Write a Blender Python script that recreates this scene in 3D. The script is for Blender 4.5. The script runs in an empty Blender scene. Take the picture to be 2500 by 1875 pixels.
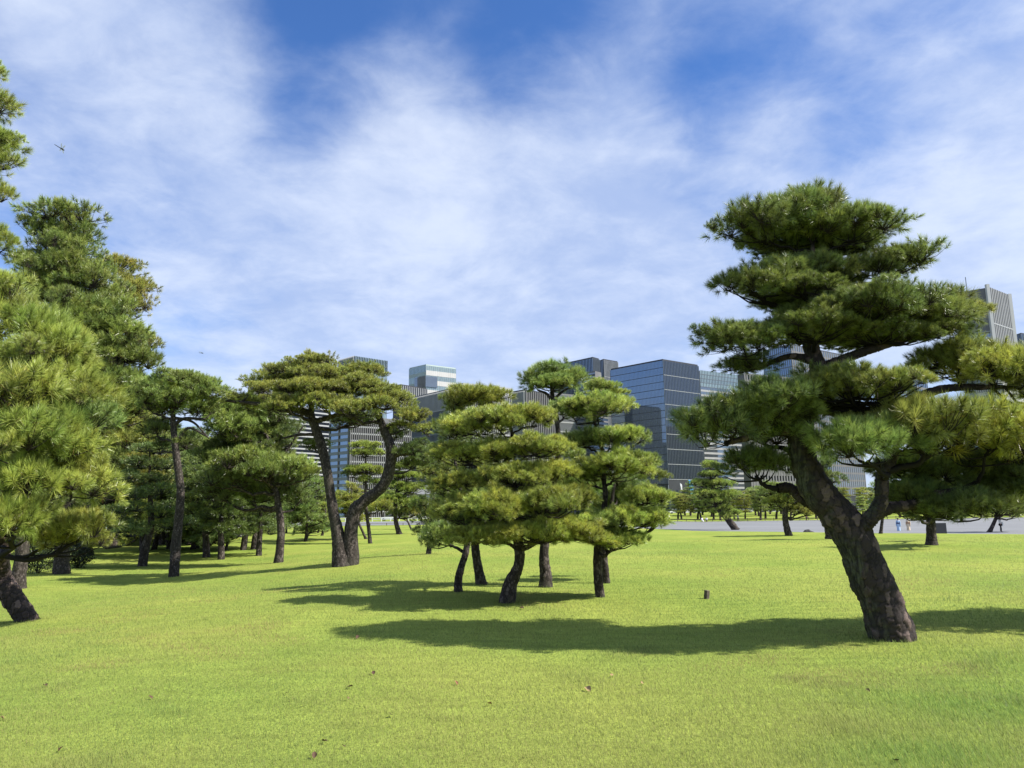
import bpy, math, random
import numpy as np
from mathutils import Vector, Matrix, noise as mnoise

# ------------------------------------------------------------------ camera, sky, sun, exposure
scene = bpy.context.scene
F_PX, W_PX, H_PX = 1850.0, 2500.0, 1875.0
PITCH, ROLL, CAM_Z = 9.55, -0.8, 1.6
cam_data = bpy.data.cameras.new('camera')
cam = bpy.data.objects.new('camera', cam_data)
scene.collection.objects.link(cam)
cam_data.sensor_width = 36.0
cam_data.lens = 36.0 * F_PX / W_PX
cam_data.clip_start, cam_data.clip_end = 0.1, 6000
cam.rotation_mode = 'XYZ'
CAM_M = Matrix.Rotation(math.radians(90 + PITCH), 4, 'X') @ Matrix.Rotation(math.radians(ROLL), 4, 'Z')
CAM_M = Matrix.Translation((0, 0, CAM_Z)) @ CAM_M
cam.matrix_world = CAM_M
scene.camera = cam
CAM_P = Vector((0, 0, CAM_Z))
CAM_R = CAM_M.to_3x3()

SUN_AZ_VEC = Vector((1.0, -0.24, 0)).normalized()      # towards the sun, on the ground
SUN_EL = 45.0
sun_dir = Vector((SUN_AZ_VEC.x * math.cos(math.radians(SUN_EL)), SUN_AZ_VEC.y * math.cos(math.radians(SUN_EL)), math.sin(math.radians(SUN_EL))))
sun_data = bpy.data.lights.new('sun', 'SUN')
sun_data.energy = 5.0
sun_data.angle = math.radians(0.55)
sun_data.color = (1.0, 0.95, 0.86)
sun = bpy.data.objects.new('sun', sun_data)
scene.collection.objects.link(sun)
sun.rotation_euler = sun_dir.to_track_quat('Z', 'Y').to_euler()
sun.location = (30, -10, 40)

scene.view_settings.view_transform = 'Standard'
scene.view_settings.look = 'None'
scene.view_settings.gamma = 1.0
scene.view_settings.exposure = 0.95
try:
    scene.view_settings.use_curve_mapping = False
except Exception:
    pass
scene.cycles.max_bounces = 6
scene.cycles.transparent_max_bounces = 6
scene.cycles.use_denoising = True
scene.cycles.sample_clamp_indirect = 6

def ray(px, py):
    d = CAM_R @ Vector(((px - W_PX / 2) / F_PX, -(py - H_PX / 2) / F_PX, -1.0))
    return d.normalized()

world = bpy.data.worlds.new('World')
scene.world = world
world.use_nodes = True
def build_world():
    nt = world.node_tree
    nt.nodes.clear()
    N = lambda t: nt.nodes.new(t)
    L = nt.links.new
    out = N('ShaderNodeOutputWorld'); bg = N('ShaderNodeBackground')
    sky = N('ShaderNodeTexSky'); sky.sky_type = 'NISHITA'; sky.sun_disc = False
    sky.sun_elevation = math.radians(SUN_EL)
    sky.sun_rotation = math.atan2(SUN_AZ_VEC.x, SUN_AZ_VEC.y)
    sky.air_density = 1.0; sky.dust_density = 0.4; sky.ozone_density = 3.0
    tc = N('ShaderNodeTexCoord')
    nrm = N('ShaderNodeVectorMath'); nrm.operation = 'NORMALIZE'; L(tc.outputs['Generated'], nrm.inputs[0])
    sep = N('ShaderNodeSeparateXYZ'); L(nrm.outputs[0], sep.inputs[0])
    mx = N('ShaderNodeMath'); mx.operation = 'MAXIMUM'; mx.inputs[1].default_value = 0.0; L(sep.outputs[2], mx.inputs[0])
    ad = N('ShaderNodeMath'); ad.operation = 'ADD'; ad.inputs[1].default_value = 0.22; L(mx.outputs[0], ad.inputs[0])
    dx = N('ShaderNodeMath'); dx.operation = 'DIVIDE'; L(sep.outputs[0], dx.inputs[0]); L(ad.outputs[0], dx.inputs[1])
    dy = N('ShaderNodeMath'); dy.operation = 'DIVIDE'; L(sep.outputs[1], dy.inputs[0]); L(ad.outputs[0], dy.inputs[1])
    uv = N('ShaderNodeCombineXYZ'); L(dx.outputs[0], uv.inputs[0]); L(dy.outputs[0], uv.inputs[1])
    def noise(scale, detail, rough, dist, off):
        m = N('ShaderNodeMapping'); m.inputs['Location'].default_value = off
        L(uv.outputs[0], m.inputs[0])
        n = N('ShaderNodeTexNoise'); n.inputs['Scale'].default_value = scale
        n.inputs['Detail'].default_value = detail; n.inputs['Roughness'].default_value = rough
        n.inputs['Distortion'].default_value = dist
        L(m.outputs[0], n.inputs['Vector'])
        return n.outputs['Fac']
    def mrange(v, a, b, c, d, smooth=True):
        m = N('ShaderNodeMapRange'); m.interpolation_type = 'SMOOTHSTEP' if smooth else 'LINEAR'
        L(v, m.inputs[0])
        for i, q in enumerate((a, b, c, d)): m.inputs[i + 1].default_value = q
        return m.outputs[0]
    def math2(op, a, b):
        m = N('ShaderNodeMath'); m.operation = op
        for i, q in enumerate((a, b)):
            if isinstance(q, (int, float)): m.inputs[i].default_value = q
            else: L(q, m.inputs[i])
        return m.outputs[0]
    big = noise(1.1, 6, 0.52, 0.15, (3.1, 1.7, 0))
    fine = noise(3.6, 9, 0.55, 0.15, (8.0, 2.0, 0.4))
    base = math2('ADD', math2('MULTIPLY', big, 0.66), math2('MULTIPLY', fine, 0.34))
    # broad openings and banks of this day's cloud deck, by sky direction
    def lobe(px, py, half_deg):
        g = ray(px, py)
        d = N('ShaderNodeVectorMath'); d.operation = 'DOT_PRODUCT'; L(nrm.outputs[0], d.inputs[0]); d.inputs[1].default_value = g
        return mrange(d.outputs['Value'], math.cos(math.radians(half_deg)), 1.0, 0.0, 1.0)
    cov = base
    for (px, py, hd, amt) in SKY_LOBES:
        cov = math2('ADD', cov, math2('MULTIPLY', lobe(px, py, hd), amt))
    wisp = noise(7.5, 12, 0.62, 0.35, (2.2, 9.1, 0.7))
    cov = math2('ADD', cov, math2('MULTIPLY', math2('SUBTRACT', wisp, 0.5), 0.16))
    dens = mrange(cov, 0.24, 0.60, 0.0, 1.0)
    streak = mrange(math2('ADD', math2('MULTIPLY', noise(2.2, 10, 0.6, 0.3, (1.3, 5.2, 0.1)), .7), math2('MULTIPLY', wisp, .3)), 0.34, 0.68, 0.0, 1.0)
    bright = N('ShaderNodeMix'); bright.data_type = 'RGBA'
    bright.inputs['A'].default_value = (0.33, 0.415, 0.62, 1)
    bright.inputs['B'].default_value = (0.57, 0.63, 0.75, 1)
    L(streak, bright.inputs['Factor'])
    skyb = N('ShaderNodeMix'); skyb.data_type = 'RGBA'; skyb.blend_type = 'MULTIPLY'; skyb.inputs['Factor'].default_value = 1.0
    skyb.inputs['B'].default_value = SKY_MUL
    L(sky.outputs[0], skyb.inputs['A'])
    mix = N('ShaderNodeMix'); mix.data_type = 'RGBA'
    L(math2('MULTIPLY', dens, 0.86), mix.inputs['Factor'])
    L(skyb.outputs['Result'], mix.inputs['A'])
    cl = N('ShaderNodeMix'); cl.data_type = 'RGBA'; cl.blend_type = 'MULTIPLY'; cl.inputs['Factor'].default_value = 1.0
    cl.inputs['B'].default_value = (10, 10, 10, 1)
    L(bright.outputs['Result'], cl.inputs['A'])
    L(cl.outputs['Result'], mix.inputs['B'])
    pale = N('ShaderNodeMix'); pale.data_type = 'RGBA'
    L(math2('MULTIPLY', mrange(sep.outputs[2], 0.0, 0.30, 1.0, 0.0), 0.45), pale.inputs['Factor'])
    L(mix.outputs['Result'], pale.inputs['A']); pale.inputs['B'].default_value = (4.9, 5.7, 7.2, 1)
    L(pale.outputs['Result'], bg.inputs['Color'])
    bg.inputs['Strength'].default_value = 0.076
    L(bg.outputs[0], out.inputs[0])
SKY_MUL = (0.56, 0.86, 1.28, 1)
SKY_LOBES = [(1040, 100, 16, -0.21), (1500, 170, 12, -0.17), (600, 190, 11, -0.10), (1900, 310, 12, -0.11), (2150, 90, 11, -0.07),
             (1250, 500, 18, 0.13), (700, 560, 16, 0.10), (150, 60, 12, 0.02), (2420, 220, 8, 0.06), (1050, 700, 14, 0.10),
             (450, 1000, 10, -0.04), (1150, 900, 7, -0.06), (300, 330, 15, 0.07), (1750, 620, 14, 0.06), (1330, 420, 6, 0.10), (900, 300, 7, 0.05), (2200, 500, 14, 0.10)]
build_world()

# ------------------------------------------------------------------ helpers
random.seed(7)
rng = np.random.default_rng(11)
COL = scene.collection

def mat(name):
    m = bpy.data.materials.new(name); m.use_nodes = True
    nt = m.node_tree; b = nt.nodes['Principled BSDF']
    return m, nt, b, nt.nodes.new, nt.links.new

def simple(name, col, rough=0.7, metal=0.0, noise_amt=0.15, scale=6.0, spec=0.3):
    m, nt, b, N, L = mat(name)
    n = N('ShaderNodeTexNoise'); n.inputs['Scale'].default_value = scale; n.inputs['Detail'].default_value = 5
    tc = N('ShaderNodeTexCoord'); L(tc.outputs['Object'], n.inputs['Vector'])
    r = N('ShaderNodeMapRange'); L(n.outputs['Fac'], r.inputs[0])
    r.inputs[1].default_value = 0.3; r.inputs[2].default_value = 0.7
    r.inputs[3].default_value = 1 - noise_amt; r.inputs[4].default_value = 1 + noise_amt
    mx = N('ShaderNodeMix'); mx.data_type = 'RGBA'; mx.blend_type = 'MULTIPLY'; mx.inputs['Factor'].default_value = 1
    mx.inputs['A'].default_value = (*col, 1); L(r.outputs[0], mx.inputs['B'])
    L(mx.outputs['Result'], b.inputs['Base Color'])
    b.inputs['Roughness'].default_value = rough; b.inputs['Metallic'].default_value = metal
    b.inputs['Specular IOR Level'].default_value = spec
    return m

def raw_mesh(name, V, F, cols=None, smooth=False, mats=None, midx=None):
    """V (n,3) array, F (m,k) array (all faces k-gons)."""
    V = np.asarray(V, np.float32); F = np.asarray(F, np.int32)
    me = bpy.data.meshes.new(name)
    n, (m, k) = len(V), F.shape
    me.vertices.add(n); me.vertices.foreach_set('co', V.ravel())
    me.loops.add(m * k); me.loops.foreach_set('vertex_index', F.ravel())
    me.polygons.add(m)
    me.polygons.foreach_set('loop_start', np.arange(0, m * k, k, dtype=np.int32))
    me.polygons.foreach_set('loop_total', np.full(m, k, np.int32))
    me.polygons.foreach_set('use_smooth', np.full(m, bool(smooth)))
    if cols is not None:
        a = me.color_attributes.new('Col', 'FLOAT_COLOR', 'POINT')
        c = np.ones((n, 4), np.float32); c[:, :3] = cols
        a.data.foreach_set('color', c.ravel())
    for q in (mats or []): me.materials.append(q)
    if midx is not None: me.polygons.foreach_set('material_index', np.asarray(midx, np.int32))
    me.update(calc_edges=True)
    return me

def obj(name, me, parent=None, loc=None):
    o = bpy.data.objects.new(name, me); COL.objects.link(o)
    if parent is not None: o.parent = parent
    if loc is not None: o.location = loc
    return o

def tag(o, label, cat, group=None):
    o['label'] = label; o['category'] = cat
    if group: o['group'] = group
    return o

def thing(name, loc, label, cat, group=None, rz=0):
    o = bpy.data.objects.new(name, None); COL.objects.link(o)
    o.empty_display_size = 0.2
    o.location = loc; o.rotation_euler = (0, 0, rz)
    return tag(o, label, cat, group)

class MB:
    def __init__(s): s.v = []; s.f = []
    def box(s, x0, x1, y0, y1, z0, z1):
        b = len(s.v)
        s.v += [(x0, y0, z0), (x1, y0, z0), (x1, y1, z0), (x0, y1, z0), (x0, y0, z1), (x1, y0, z1), (x1, y1, z1), (x0, y1, z1)]
        s.f += [tuple(b + i for i in q) for q in ((0, 3, 2, 1), (4, 5, 6, 7), (0, 1, 5, 4), (1, 2, 6, 5), (2, 3, 7, 6), (3, 0, 4, 7))]
        return s
    def prism(s, P, z0, z1):
        """vertical prism on quad footprint P (ccw)"""
        b = len(s.v)
        s.v += [(p[0], p[1], z0) for p in P] + [(p[0], p[1], z1) for p in P]
        s.f += [tuple(b + i for i in q) for q in ((0, 3, 2, 1), (4, 5, 6, 7), (0, 1, 5, 4), (1, 2, 6, 5), (2, 3, 7, 6), (3, 0, 4, 7))]
        return s
    def mesh(s, name, m): return raw_mesh(name, s.v, s.f, mats=[m])
    def build(s, name, m, parent=None, loc=None): return obj(name, s.mesh(name, m), parent, loc)

# ------------------------------------------------------------------ terrain
E_A = np.array([-1.5, 0.0, 0.10, 0.24, 0.45, 0.68, 1.5]); E_Y = np.array([92, 92, 74, 56, 47, 41, 38.0])
D_A = np.array([-1.5, -0.05, 0.24, 1.5]); D_Y = np.array([0.35, 0.4, 1.6, 1.7])
MOUNDS = []          # (x, y, radius, height)
def sstep(t):
    t = np.clip(t, 0, 1); return t * t * (3 - 2 * t)
def edge_y(a): return np.interp(a, E_A, E_Y)
def terrain(x, y):
    x = np.asarray(x, float); y = np.asarray(y, float)
    a = x / np.maximum(y, 5.0)
    e = edge_y(a); D = np.interp(a, D_A, D_Y)
    z = -D * sstep((y - e) / (0.36 * e))
    fade = np.clip((e - y) / 15.0, 0, 1) * np.clip((y - 4) / 6.0, 0, 1)
    z = z + fade * (0.05 * np.sin(x * 0.31 + 0.6) * np.cos(y * 0.27 + x * 0.05) + 0.03 * np.sin(x * 0.13 + y * 0.52))
    z = z - 0.065 * np.clip(-x - 3.5, 0, 9) ** 1.0 * sstep((y - 6) / 8.0) * sstep((60 - y) / 30.0)
    z = z + 1.7 * sstep((y - 190) / 75.0) * np.clip(D / 1.6, 0, 1)
    for (mx_, my_, r_, h_) in MOUNDS:
        z = z + h_ * np.exp(-((x - mx_) ** 2 + (y - my_) ** 2) / (r_ * r_))
    return z
TS = np.concatenate([np.arange(2, 60, 0.05), np.arange(60, 500, 0.25)])
def ground(px, py):
    d = ray(px, py)
    P = np.array(CAM_P)[None] + TS[:, None] * np.array(d)[None]
    below = P[:, 2] <= terrain(P[:, 0], P[:, 1])
    i = int(np.argmax(below)) if below.any() else len(TS) - 1
    return Vector((P[i, 0], P[i, 1], float(terrain(P[i, 0], P[i, 1]))))
def atY(px, py, Y):
    d = ray(px, py); return CAM_P + d * (Y / d.y)
for (px, py, r_, h_) in [(848, 1380, 2.6, 0.10), (2275, 1330, 2.4, 0.14), (974, 1304, 3.5, 0.10), (2180, 1560, 1.2, 0.04)]:
    g_ = ground(px, py); MOUNDS.append((g_.x, g_.y, r_, h_))

def make_ground():
    ys = np.concatenate([np.arange(-30, 4, 2.0), np.arange(4, 40, 0.4), np.arange(40, 130, 1.0), np.geomspace(130, 3500, 40)])
    us = np.linspace(-1, 1, 241)
    X = np.zeros((len(ys), len(us))); Y = np.zeros_like(X)
    for i, y in enumerate(ys):
        half = 30 + max(y, 0) * 1.25
        X[i] = us * half; Y[i] = y
    Z = terrain(X, Y)
    V = np.stack([X, Y, Z], -1).reshape(-1, 3)
    n = len(us); r, c = np.meshgrid(np.arange(len(ys) - 1), np.arange(n - 1), indexing='ij')
    a = (r * n + c).ravel()
    F = np.stack([a, a + 1, a + n + 1, a + n], 1)
    m, nt, b, N, L = mat('lawn_turf')
    tc = N('ShaderNodeTexCoord')
    n1 = N('ShaderNodeTexNoise'); n1.inputs['Scale'].default_value = 0.22; n1.inputs['Detail'].default_value = 6; L(tc.outputs['Object'], n1.inputs['Vector'])
    n2 = N('ShaderNodeTexNoise'); n2.inputs['Scale'].default_value = 3.0; n2.inputs['Detail'].default_value = 8; n2.inputs['Roughness'].default_value = 0.7
    mp = N('ShaderNodeMapping'); mp.inputs['Scale'].default_value = (0.45, 1.6, 1); L(tc.outputs['Object'], mp.inputs[0]); L(mp.outputs[0], n2.inputs['Vector'])
    r1 = N('ShaderNodeValToRGB'); L(n1.outputs['Fac'], r1.inputs[0])
    r1.color_ramp.elements[0].position = 0.32; r1.color_ramp.elements[0].color = (0.160, 0.222, 0.040, 1)
    r1.color_ramp.elements[1].position = 0.70; r1.color_ramp.elements[1].color = (0.250, 0.280, 0.058, 1)
    r2 = N('ShaderNodeMapRange'); L(n2.outputs['Fac'], r2.inputs[0]); r2.inputs[1].default_value = 0.25; r2.inputs[2].default_value = 0.75; r2.inputs[3].default_value = 0.68; r2.inputs[4].default_value = 1.3
    mx = N('ShaderNodeMix'); mx.data_type = 'RGBA'; mx.blend_type = 'MULTIPLY'; mx.inputs['Factor'].default_value = 1
    L(r1.outputs[0], mx.inputs['A']); L(r2.outputs[0], mx.inputs['B'])
    L(mx.outputs['Result'], b.inputs['Base Color']); b.inputs['Roughness'].default_value = 0.95; b.inputs['Specular IOR Level'].default_value = 0.05
    n3 = N('ShaderNodeTexNoise'); n3.inputs['Scale'].default_value = 22; n3.inputs['Detail'].default_value = 4; L(tc.outputs['Object'], n3.inputs['Vector'])
    bp = N('ShaderNodeBump'); bp.inputs['Strength'].default_value = 0.5; bp.inputs['Distance'].default_value = 0.06
    L(n3.outputs['Fac'], bp.inputs['Height']); L(bp.outputs[0], b.inputs['Normal'])
    o = obj('lawn', raw_mesh('lawn', V, F, smooth=True, mats=[m])); o['kind'] = 'structure'
make_ground()

def plaza_far(a): return 186.0 + 10 * np.clip(-a, 0, 1)
def make_plaza():
    As = np.linspace(-0.95, 0.95, 120)
    t = np.linspace(0, 1, 40)
    V = []
    for a in As:
        y0 = edge_y(a) * 1.40; y1 = plaza_far(a)
        y = y0 + (y1 - y0) * t; x = a * y
        V.append(np.stack([x, y, terrain(x, y) + 0.03], -1))
    V = np.concatenate(V); n = 40
    r, c = np.meshgrid(np.arange(119), np.arange(n - 1), indexing='ij'); a = (r * n + c).ravel()
    F = np.stack([a, a + n, a + n + 1, a + 1], 1)
    m, nt, b, N, L = mat('plaza_gravel')
    tc = N('ShaderNodeTexCoord')
    mp = N('ShaderNodeMapping'); mp.inputs['Scale'].default_value = (0.05, 0.30, 1); L(tc.outputs['Object'], mp.inputs[0])
    n1 = N('ShaderNodeTexNoise'); n1.inputs['Scale'].default_value = 1.2; n1.inputs['Detail'].default_value = 7; n1.inputs['Roughness'].default_value = 0.65; L(mp.outputs[0], n1.inputs['Vector'])
    r1 = N('ShaderNodeValToRGB'); L(n1.outputs['Fac'], r1.inputs[0])
    r1.color_ramp.elements[0].position = 0.3; r1.color_ramp.elements[0].color = (0.115, 0.12, 0.128, 1)
    r1.color_ramp.elements[1].position = 0.7; r1.color_ramp.elements[1].color = (0.185, 0.19, 0.195, 1)
    L(r1.outputs[0], b.inputs['Base Color']); b.inputs['Roughness'].default_value = 0.9
    o = obj('plaza', raw_mesh('plaza', V, F, smooth=True, mats=[m])); o['kind'] = 'structure'
make_plaza()

# ------------------------------------------------------------------ pine materials
def bark_material(name, base, light, moss, scale):
    m, nt, b, N, L = mat(name)
    tc = N('ShaderNodeTexCoord')
    mp = N('ShaderNodeMapping'); mp.inputs['Scale'].default_value = (scale, scale, scale * 0.6); L(tc.outputs['Object'], mp.inputs[0])
    v = N('ShaderNodeTexVoronoi'); v.feature = 'DISTANCE_TO_EDGE'; v.inputs['Scale'].default_value = 1.0; L(mp.outputs[0], v.inputs['Vector'])
    v2 = N('ShaderNodeTexVoronoi'); v2.feature = 'F1'; v2.inputs['Scale'].default_value = 1.0; L(mp.outputs[0], v2.inputs['Vector'])
    sp = N('ShaderNodeSeparateColor'); L(v2.outputs['Color'], sp.inputs[0])
    n = N('ShaderNodeTexNoise'); n.inputs['Scale'].default_value = scale * 2.2; n.inputs['Detail'].default_value = 8; n.inputs['Roughness'].default_value = 0.7; L(tc.outputs['Object'], n.inputs['Vector'])
    a = N('ShaderNodeMix'); a.data_type = 'RGBA'; a.inputs['A'].default_value = (*base, 1); a.inputs['B'].default_value = (*light, 1)
    q = N('ShaderNodeMath'); q.operation = 'MULTIPLY'; L(sp.outputs[0], q.inputs[0]); L(n.outputs['Fac'], q.inputs[1])
    q2 = N('ShaderNodeMapRange'); q2.inputs[1].default_value = 0.2; q2.inputs[2].default_value = 0.6; L(q.outputs[0], q2.inputs[0])
    L(q2.outputs[0], a.inputs['Factor'])
    c = N('ShaderNodeMapRange'); c.inputs[1].default_value = 0.0; c.inputs[2].default_value = 0.12; c.inputs[3].default_value = 0.22; c.inputs[4].default_value = 1.0; L(v.outputs['Distance'], c.inputs[0])
    mu = N('ShaderNodeMix'); mu.data_type = 'RGBA'; mu.blend_type = 'MULTIPLY'; mu.inputs['Factor'].default_value = 1; L(a.outputs['Result'], mu.inputs['A']); L(c.outputs[0], mu.inputs['B'])
    n2 = N('ShaderNodeTexNoise'); n2.inputs['Scale'].default_value = 2.3; n2.inputs['Detail'].default_value = 7; n2.inputs['Roughness'].default_value = 0.65; L(tc.outputs['Object'], n2.inputs['Vector'])
    mr = N('ShaderNodeMapRange'); mr.inputs[1].default_value = 0.50; mr.inputs[2].default_value = 0.66; mr.inputs[3].default_value = 0; mr.inputs[4].default_value = 0.75; L(n2.outputs['Fac'], mr.inputs[0])
    mo = N('ShaderNodeMix'); mo.data_type = 'RGBA'; L(mr.outputs[0], mo.inputs['Factor']); L(mu.outputs['Result'], mo.inputs['A']); mo.inputs['B'].default_value = (*moss, 1)
    L(mo.outputs['Result'], b.inputs['Base Color'])
    b.inputs['Roughness'].default_value = 0.85; b.inputs['Specular IOR Level'].default_value = 0.25
    h = N('ShaderNodeMath'); h.operation = 'MULTIPLY_ADD'; L(n.outputs['Fac'], h.inputs[0]); h.inputs[1].default_value = 0.5; L(c.outputs[0], h.inputs[2])
    bp = N('ShaderNodeBump'); bp.inputs['Strength'].default_value = 0.9; bp.inputs['Distance'].default_value = 0.12 / scale; L(h.outputs[0], bp.inputs['Height']); L(bp.outputs[0], b.inputs['Normal'])
    return m
def plated_bark():
    m, nt, b, N, L = mat('plated_pine_bark')
    at = N('ShaderNodeAttribute'); at.attribute_name = 'Col'
    sp = N('ShaderNodeSeparateColor'); L(at.outputs['Color'], sp.inputs[0])
    tc = N('ShaderNodeTexCoord')
    n = N('ShaderNodeTexNoise'); n.inputs['Scale'].default_value = 38; n.inputs['Detail'].default_value = 8; n.inputs['Roughness'].default_value = .7; L(tc.outputs['Object'], n.inputs['Vector'])
    mp = N('ShaderNodeMapping'); mp.inputs['Scale'].default_value = (30, 30, 5); L(tc.outputs['Object'], mp.inputs[0])
    nf = N('ShaderNodeTexNoise'); nf.inputs['Scale'].default_value = 1; nf.inputs['Detail'].default_value = 6; L(mp.outputs[0], nf.inputs['Vector'])
    q = N('ShaderNodeMath'); q.operation = 'MULTIPLY_ADD'; L(n.outputs['Fac'], q.inputs[0]); q.inputs[1].default_value = 1.3; L(sp.outputs[1], q.inputs[2])
    rp = N('ShaderNodeValToRGB'); rp.color_ramp.elements[0].position = .45; rp.color_ramp.elements[0].color = (.030, .022, .020, 1); rp.color_ramp.elements[1].position = 1.0; rp.color_ramp.elements[1].color = (.125, .090, .078, 1)
    e = rp.color_ramp.elements.new(.75); e.color = (.066, .046, .040, 1)
    q2 = N('ShaderNodeMath'); q2.operation = 'MULTIPLY'; L(q.outputs[0], q2.inputs[0]); q2.inputs[1].default_value = .62; L(q2.outputs[0], rp.inputs[0])
    mu = N('ShaderNodeMix'); mu.data_type = 'RGBA'; mu.blend_type = 'MULTIPLY'; mu.inputs['Factor'].default_value = 1; L(rp.outputs[0], mu.inputs['A'])
    cr = N('ShaderNodeMapRange'); cr.inputs[1].default_value = 0; cr.inputs[2].default_value = .7; cr.inputs[3].default_value = .3; cr.inputs[4].default_value = 1.05; L(sp.outputs[0], cr.inputs[0]); L(cr.outputs[0], mu.inputs['B'])
    n2 = N('ShaderNodeTexNoise'); n2.inputs['Scale'].default_value = 1.6; n2.inputs['Detail'].default_value = 9; n2.inputs['Roughness'].default_value = .75; L(tc.outputs['Object'], n2.inputs['Vector'])
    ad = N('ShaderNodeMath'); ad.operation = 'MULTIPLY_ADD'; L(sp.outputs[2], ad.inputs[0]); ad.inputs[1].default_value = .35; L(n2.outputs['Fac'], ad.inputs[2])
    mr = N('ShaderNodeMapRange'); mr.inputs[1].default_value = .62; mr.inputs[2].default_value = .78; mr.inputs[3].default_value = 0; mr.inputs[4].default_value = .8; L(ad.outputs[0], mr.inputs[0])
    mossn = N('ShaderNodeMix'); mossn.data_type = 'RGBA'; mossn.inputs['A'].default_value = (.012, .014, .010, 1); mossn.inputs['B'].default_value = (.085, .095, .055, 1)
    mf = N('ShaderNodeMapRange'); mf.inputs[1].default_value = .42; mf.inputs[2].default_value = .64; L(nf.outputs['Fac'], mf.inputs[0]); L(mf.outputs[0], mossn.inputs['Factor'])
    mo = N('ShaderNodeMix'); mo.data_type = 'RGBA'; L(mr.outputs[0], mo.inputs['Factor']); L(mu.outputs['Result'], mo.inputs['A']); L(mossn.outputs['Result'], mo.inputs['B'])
    L(mo.outputs['Result'], b.inputs['Base Color']); b.inputs['Roughness'].default_value = .8; b.inputs['Specular IOR Level'].default_value = .3
    bp = N('ShaderNodeBump'); bp.inputs['Strength'].default_value = .8; bp.inputs['Distance'].default_value = .012; L(n.outputs['Fac'], bp.inputs['Height']); L(bp.outputs[0], b.inputs['Normal'])
    return m
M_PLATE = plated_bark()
M_BARK = bark_material('pine_bark', (0.028, 0.021, 0.018), (0.150, 0.112, 0.098), (0.036, 0.040, 0.022), 10.5)
M_BARK_FAR = bark_material('pine_bark_coarse', (0.040, 0.030, 0.026), (0.15, 0.125, 0.11), (0.05, 0.045, 0.035), 9.0)
M_BARK_MID = bark_material('pine_bark_fine', (0.032, 0.025, 0.021), (0.135, 0.112, 0.10), (0.045, 0.042, 0.030), 24.0)
M_TWIG = simple('pine_twig', (0.022, 0.017, 0.013), 0.9, noise_amt=0.3, scale=30)

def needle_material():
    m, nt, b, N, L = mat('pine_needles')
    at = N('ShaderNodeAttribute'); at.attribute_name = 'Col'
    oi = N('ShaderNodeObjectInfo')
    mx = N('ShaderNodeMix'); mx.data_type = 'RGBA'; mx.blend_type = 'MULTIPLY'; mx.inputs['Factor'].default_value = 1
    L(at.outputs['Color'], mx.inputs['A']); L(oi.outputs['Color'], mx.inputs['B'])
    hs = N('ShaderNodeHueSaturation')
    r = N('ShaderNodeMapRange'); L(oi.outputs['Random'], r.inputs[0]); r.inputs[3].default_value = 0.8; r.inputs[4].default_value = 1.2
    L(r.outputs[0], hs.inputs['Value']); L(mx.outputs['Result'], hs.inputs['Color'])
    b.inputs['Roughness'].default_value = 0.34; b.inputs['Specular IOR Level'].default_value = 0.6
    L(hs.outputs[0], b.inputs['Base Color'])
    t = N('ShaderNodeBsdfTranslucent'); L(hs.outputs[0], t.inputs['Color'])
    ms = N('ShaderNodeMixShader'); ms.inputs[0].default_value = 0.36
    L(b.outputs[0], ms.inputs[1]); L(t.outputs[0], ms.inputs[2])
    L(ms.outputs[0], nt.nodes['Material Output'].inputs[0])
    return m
M_NEEDLE = needle_material()

# ------------------------------------------------------------------ needle clusters (shared meshes)
def unit(v): return v / np.maximum(np.linalg.norm(v, axis=-1, keepdims=True), 1e-9)
def tube_arrays(pts, rad, sides=5):
    P = np.asarray(pts, float); n = len(P); V = []
    T = np.gradient(P, axis=0); T = unit(T)
    ref = np.array([0.3, 0.9, 0.1]);
    if abs(T[0] @ unit(ref)) > 0.9: ref = np.array([1.0, 0, 0])
    u = unit(np.cross(T[0], ref))
    ang = np.arange(sides) * 2 * np.pi / sides
    for i in range(n):
        u = unit(u - T[i] * (u @ T[i])); w = np.cross(T[i], u)
        V.append(P[i] + rad[i] * (np.cos(ang)[:, None] * u + np.sin(ang)[:, None] * w))
    V = np.concatenate(V)
    F = []
    for i in range(n - 1):
        for j in range(sides):
            k = (j + 1) % sides
            F.append((i * sides + j, i * sides + k, (i + 1) * sides + k, (i + 1) * sides + j))
    return V, np.array(F, int)

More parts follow.
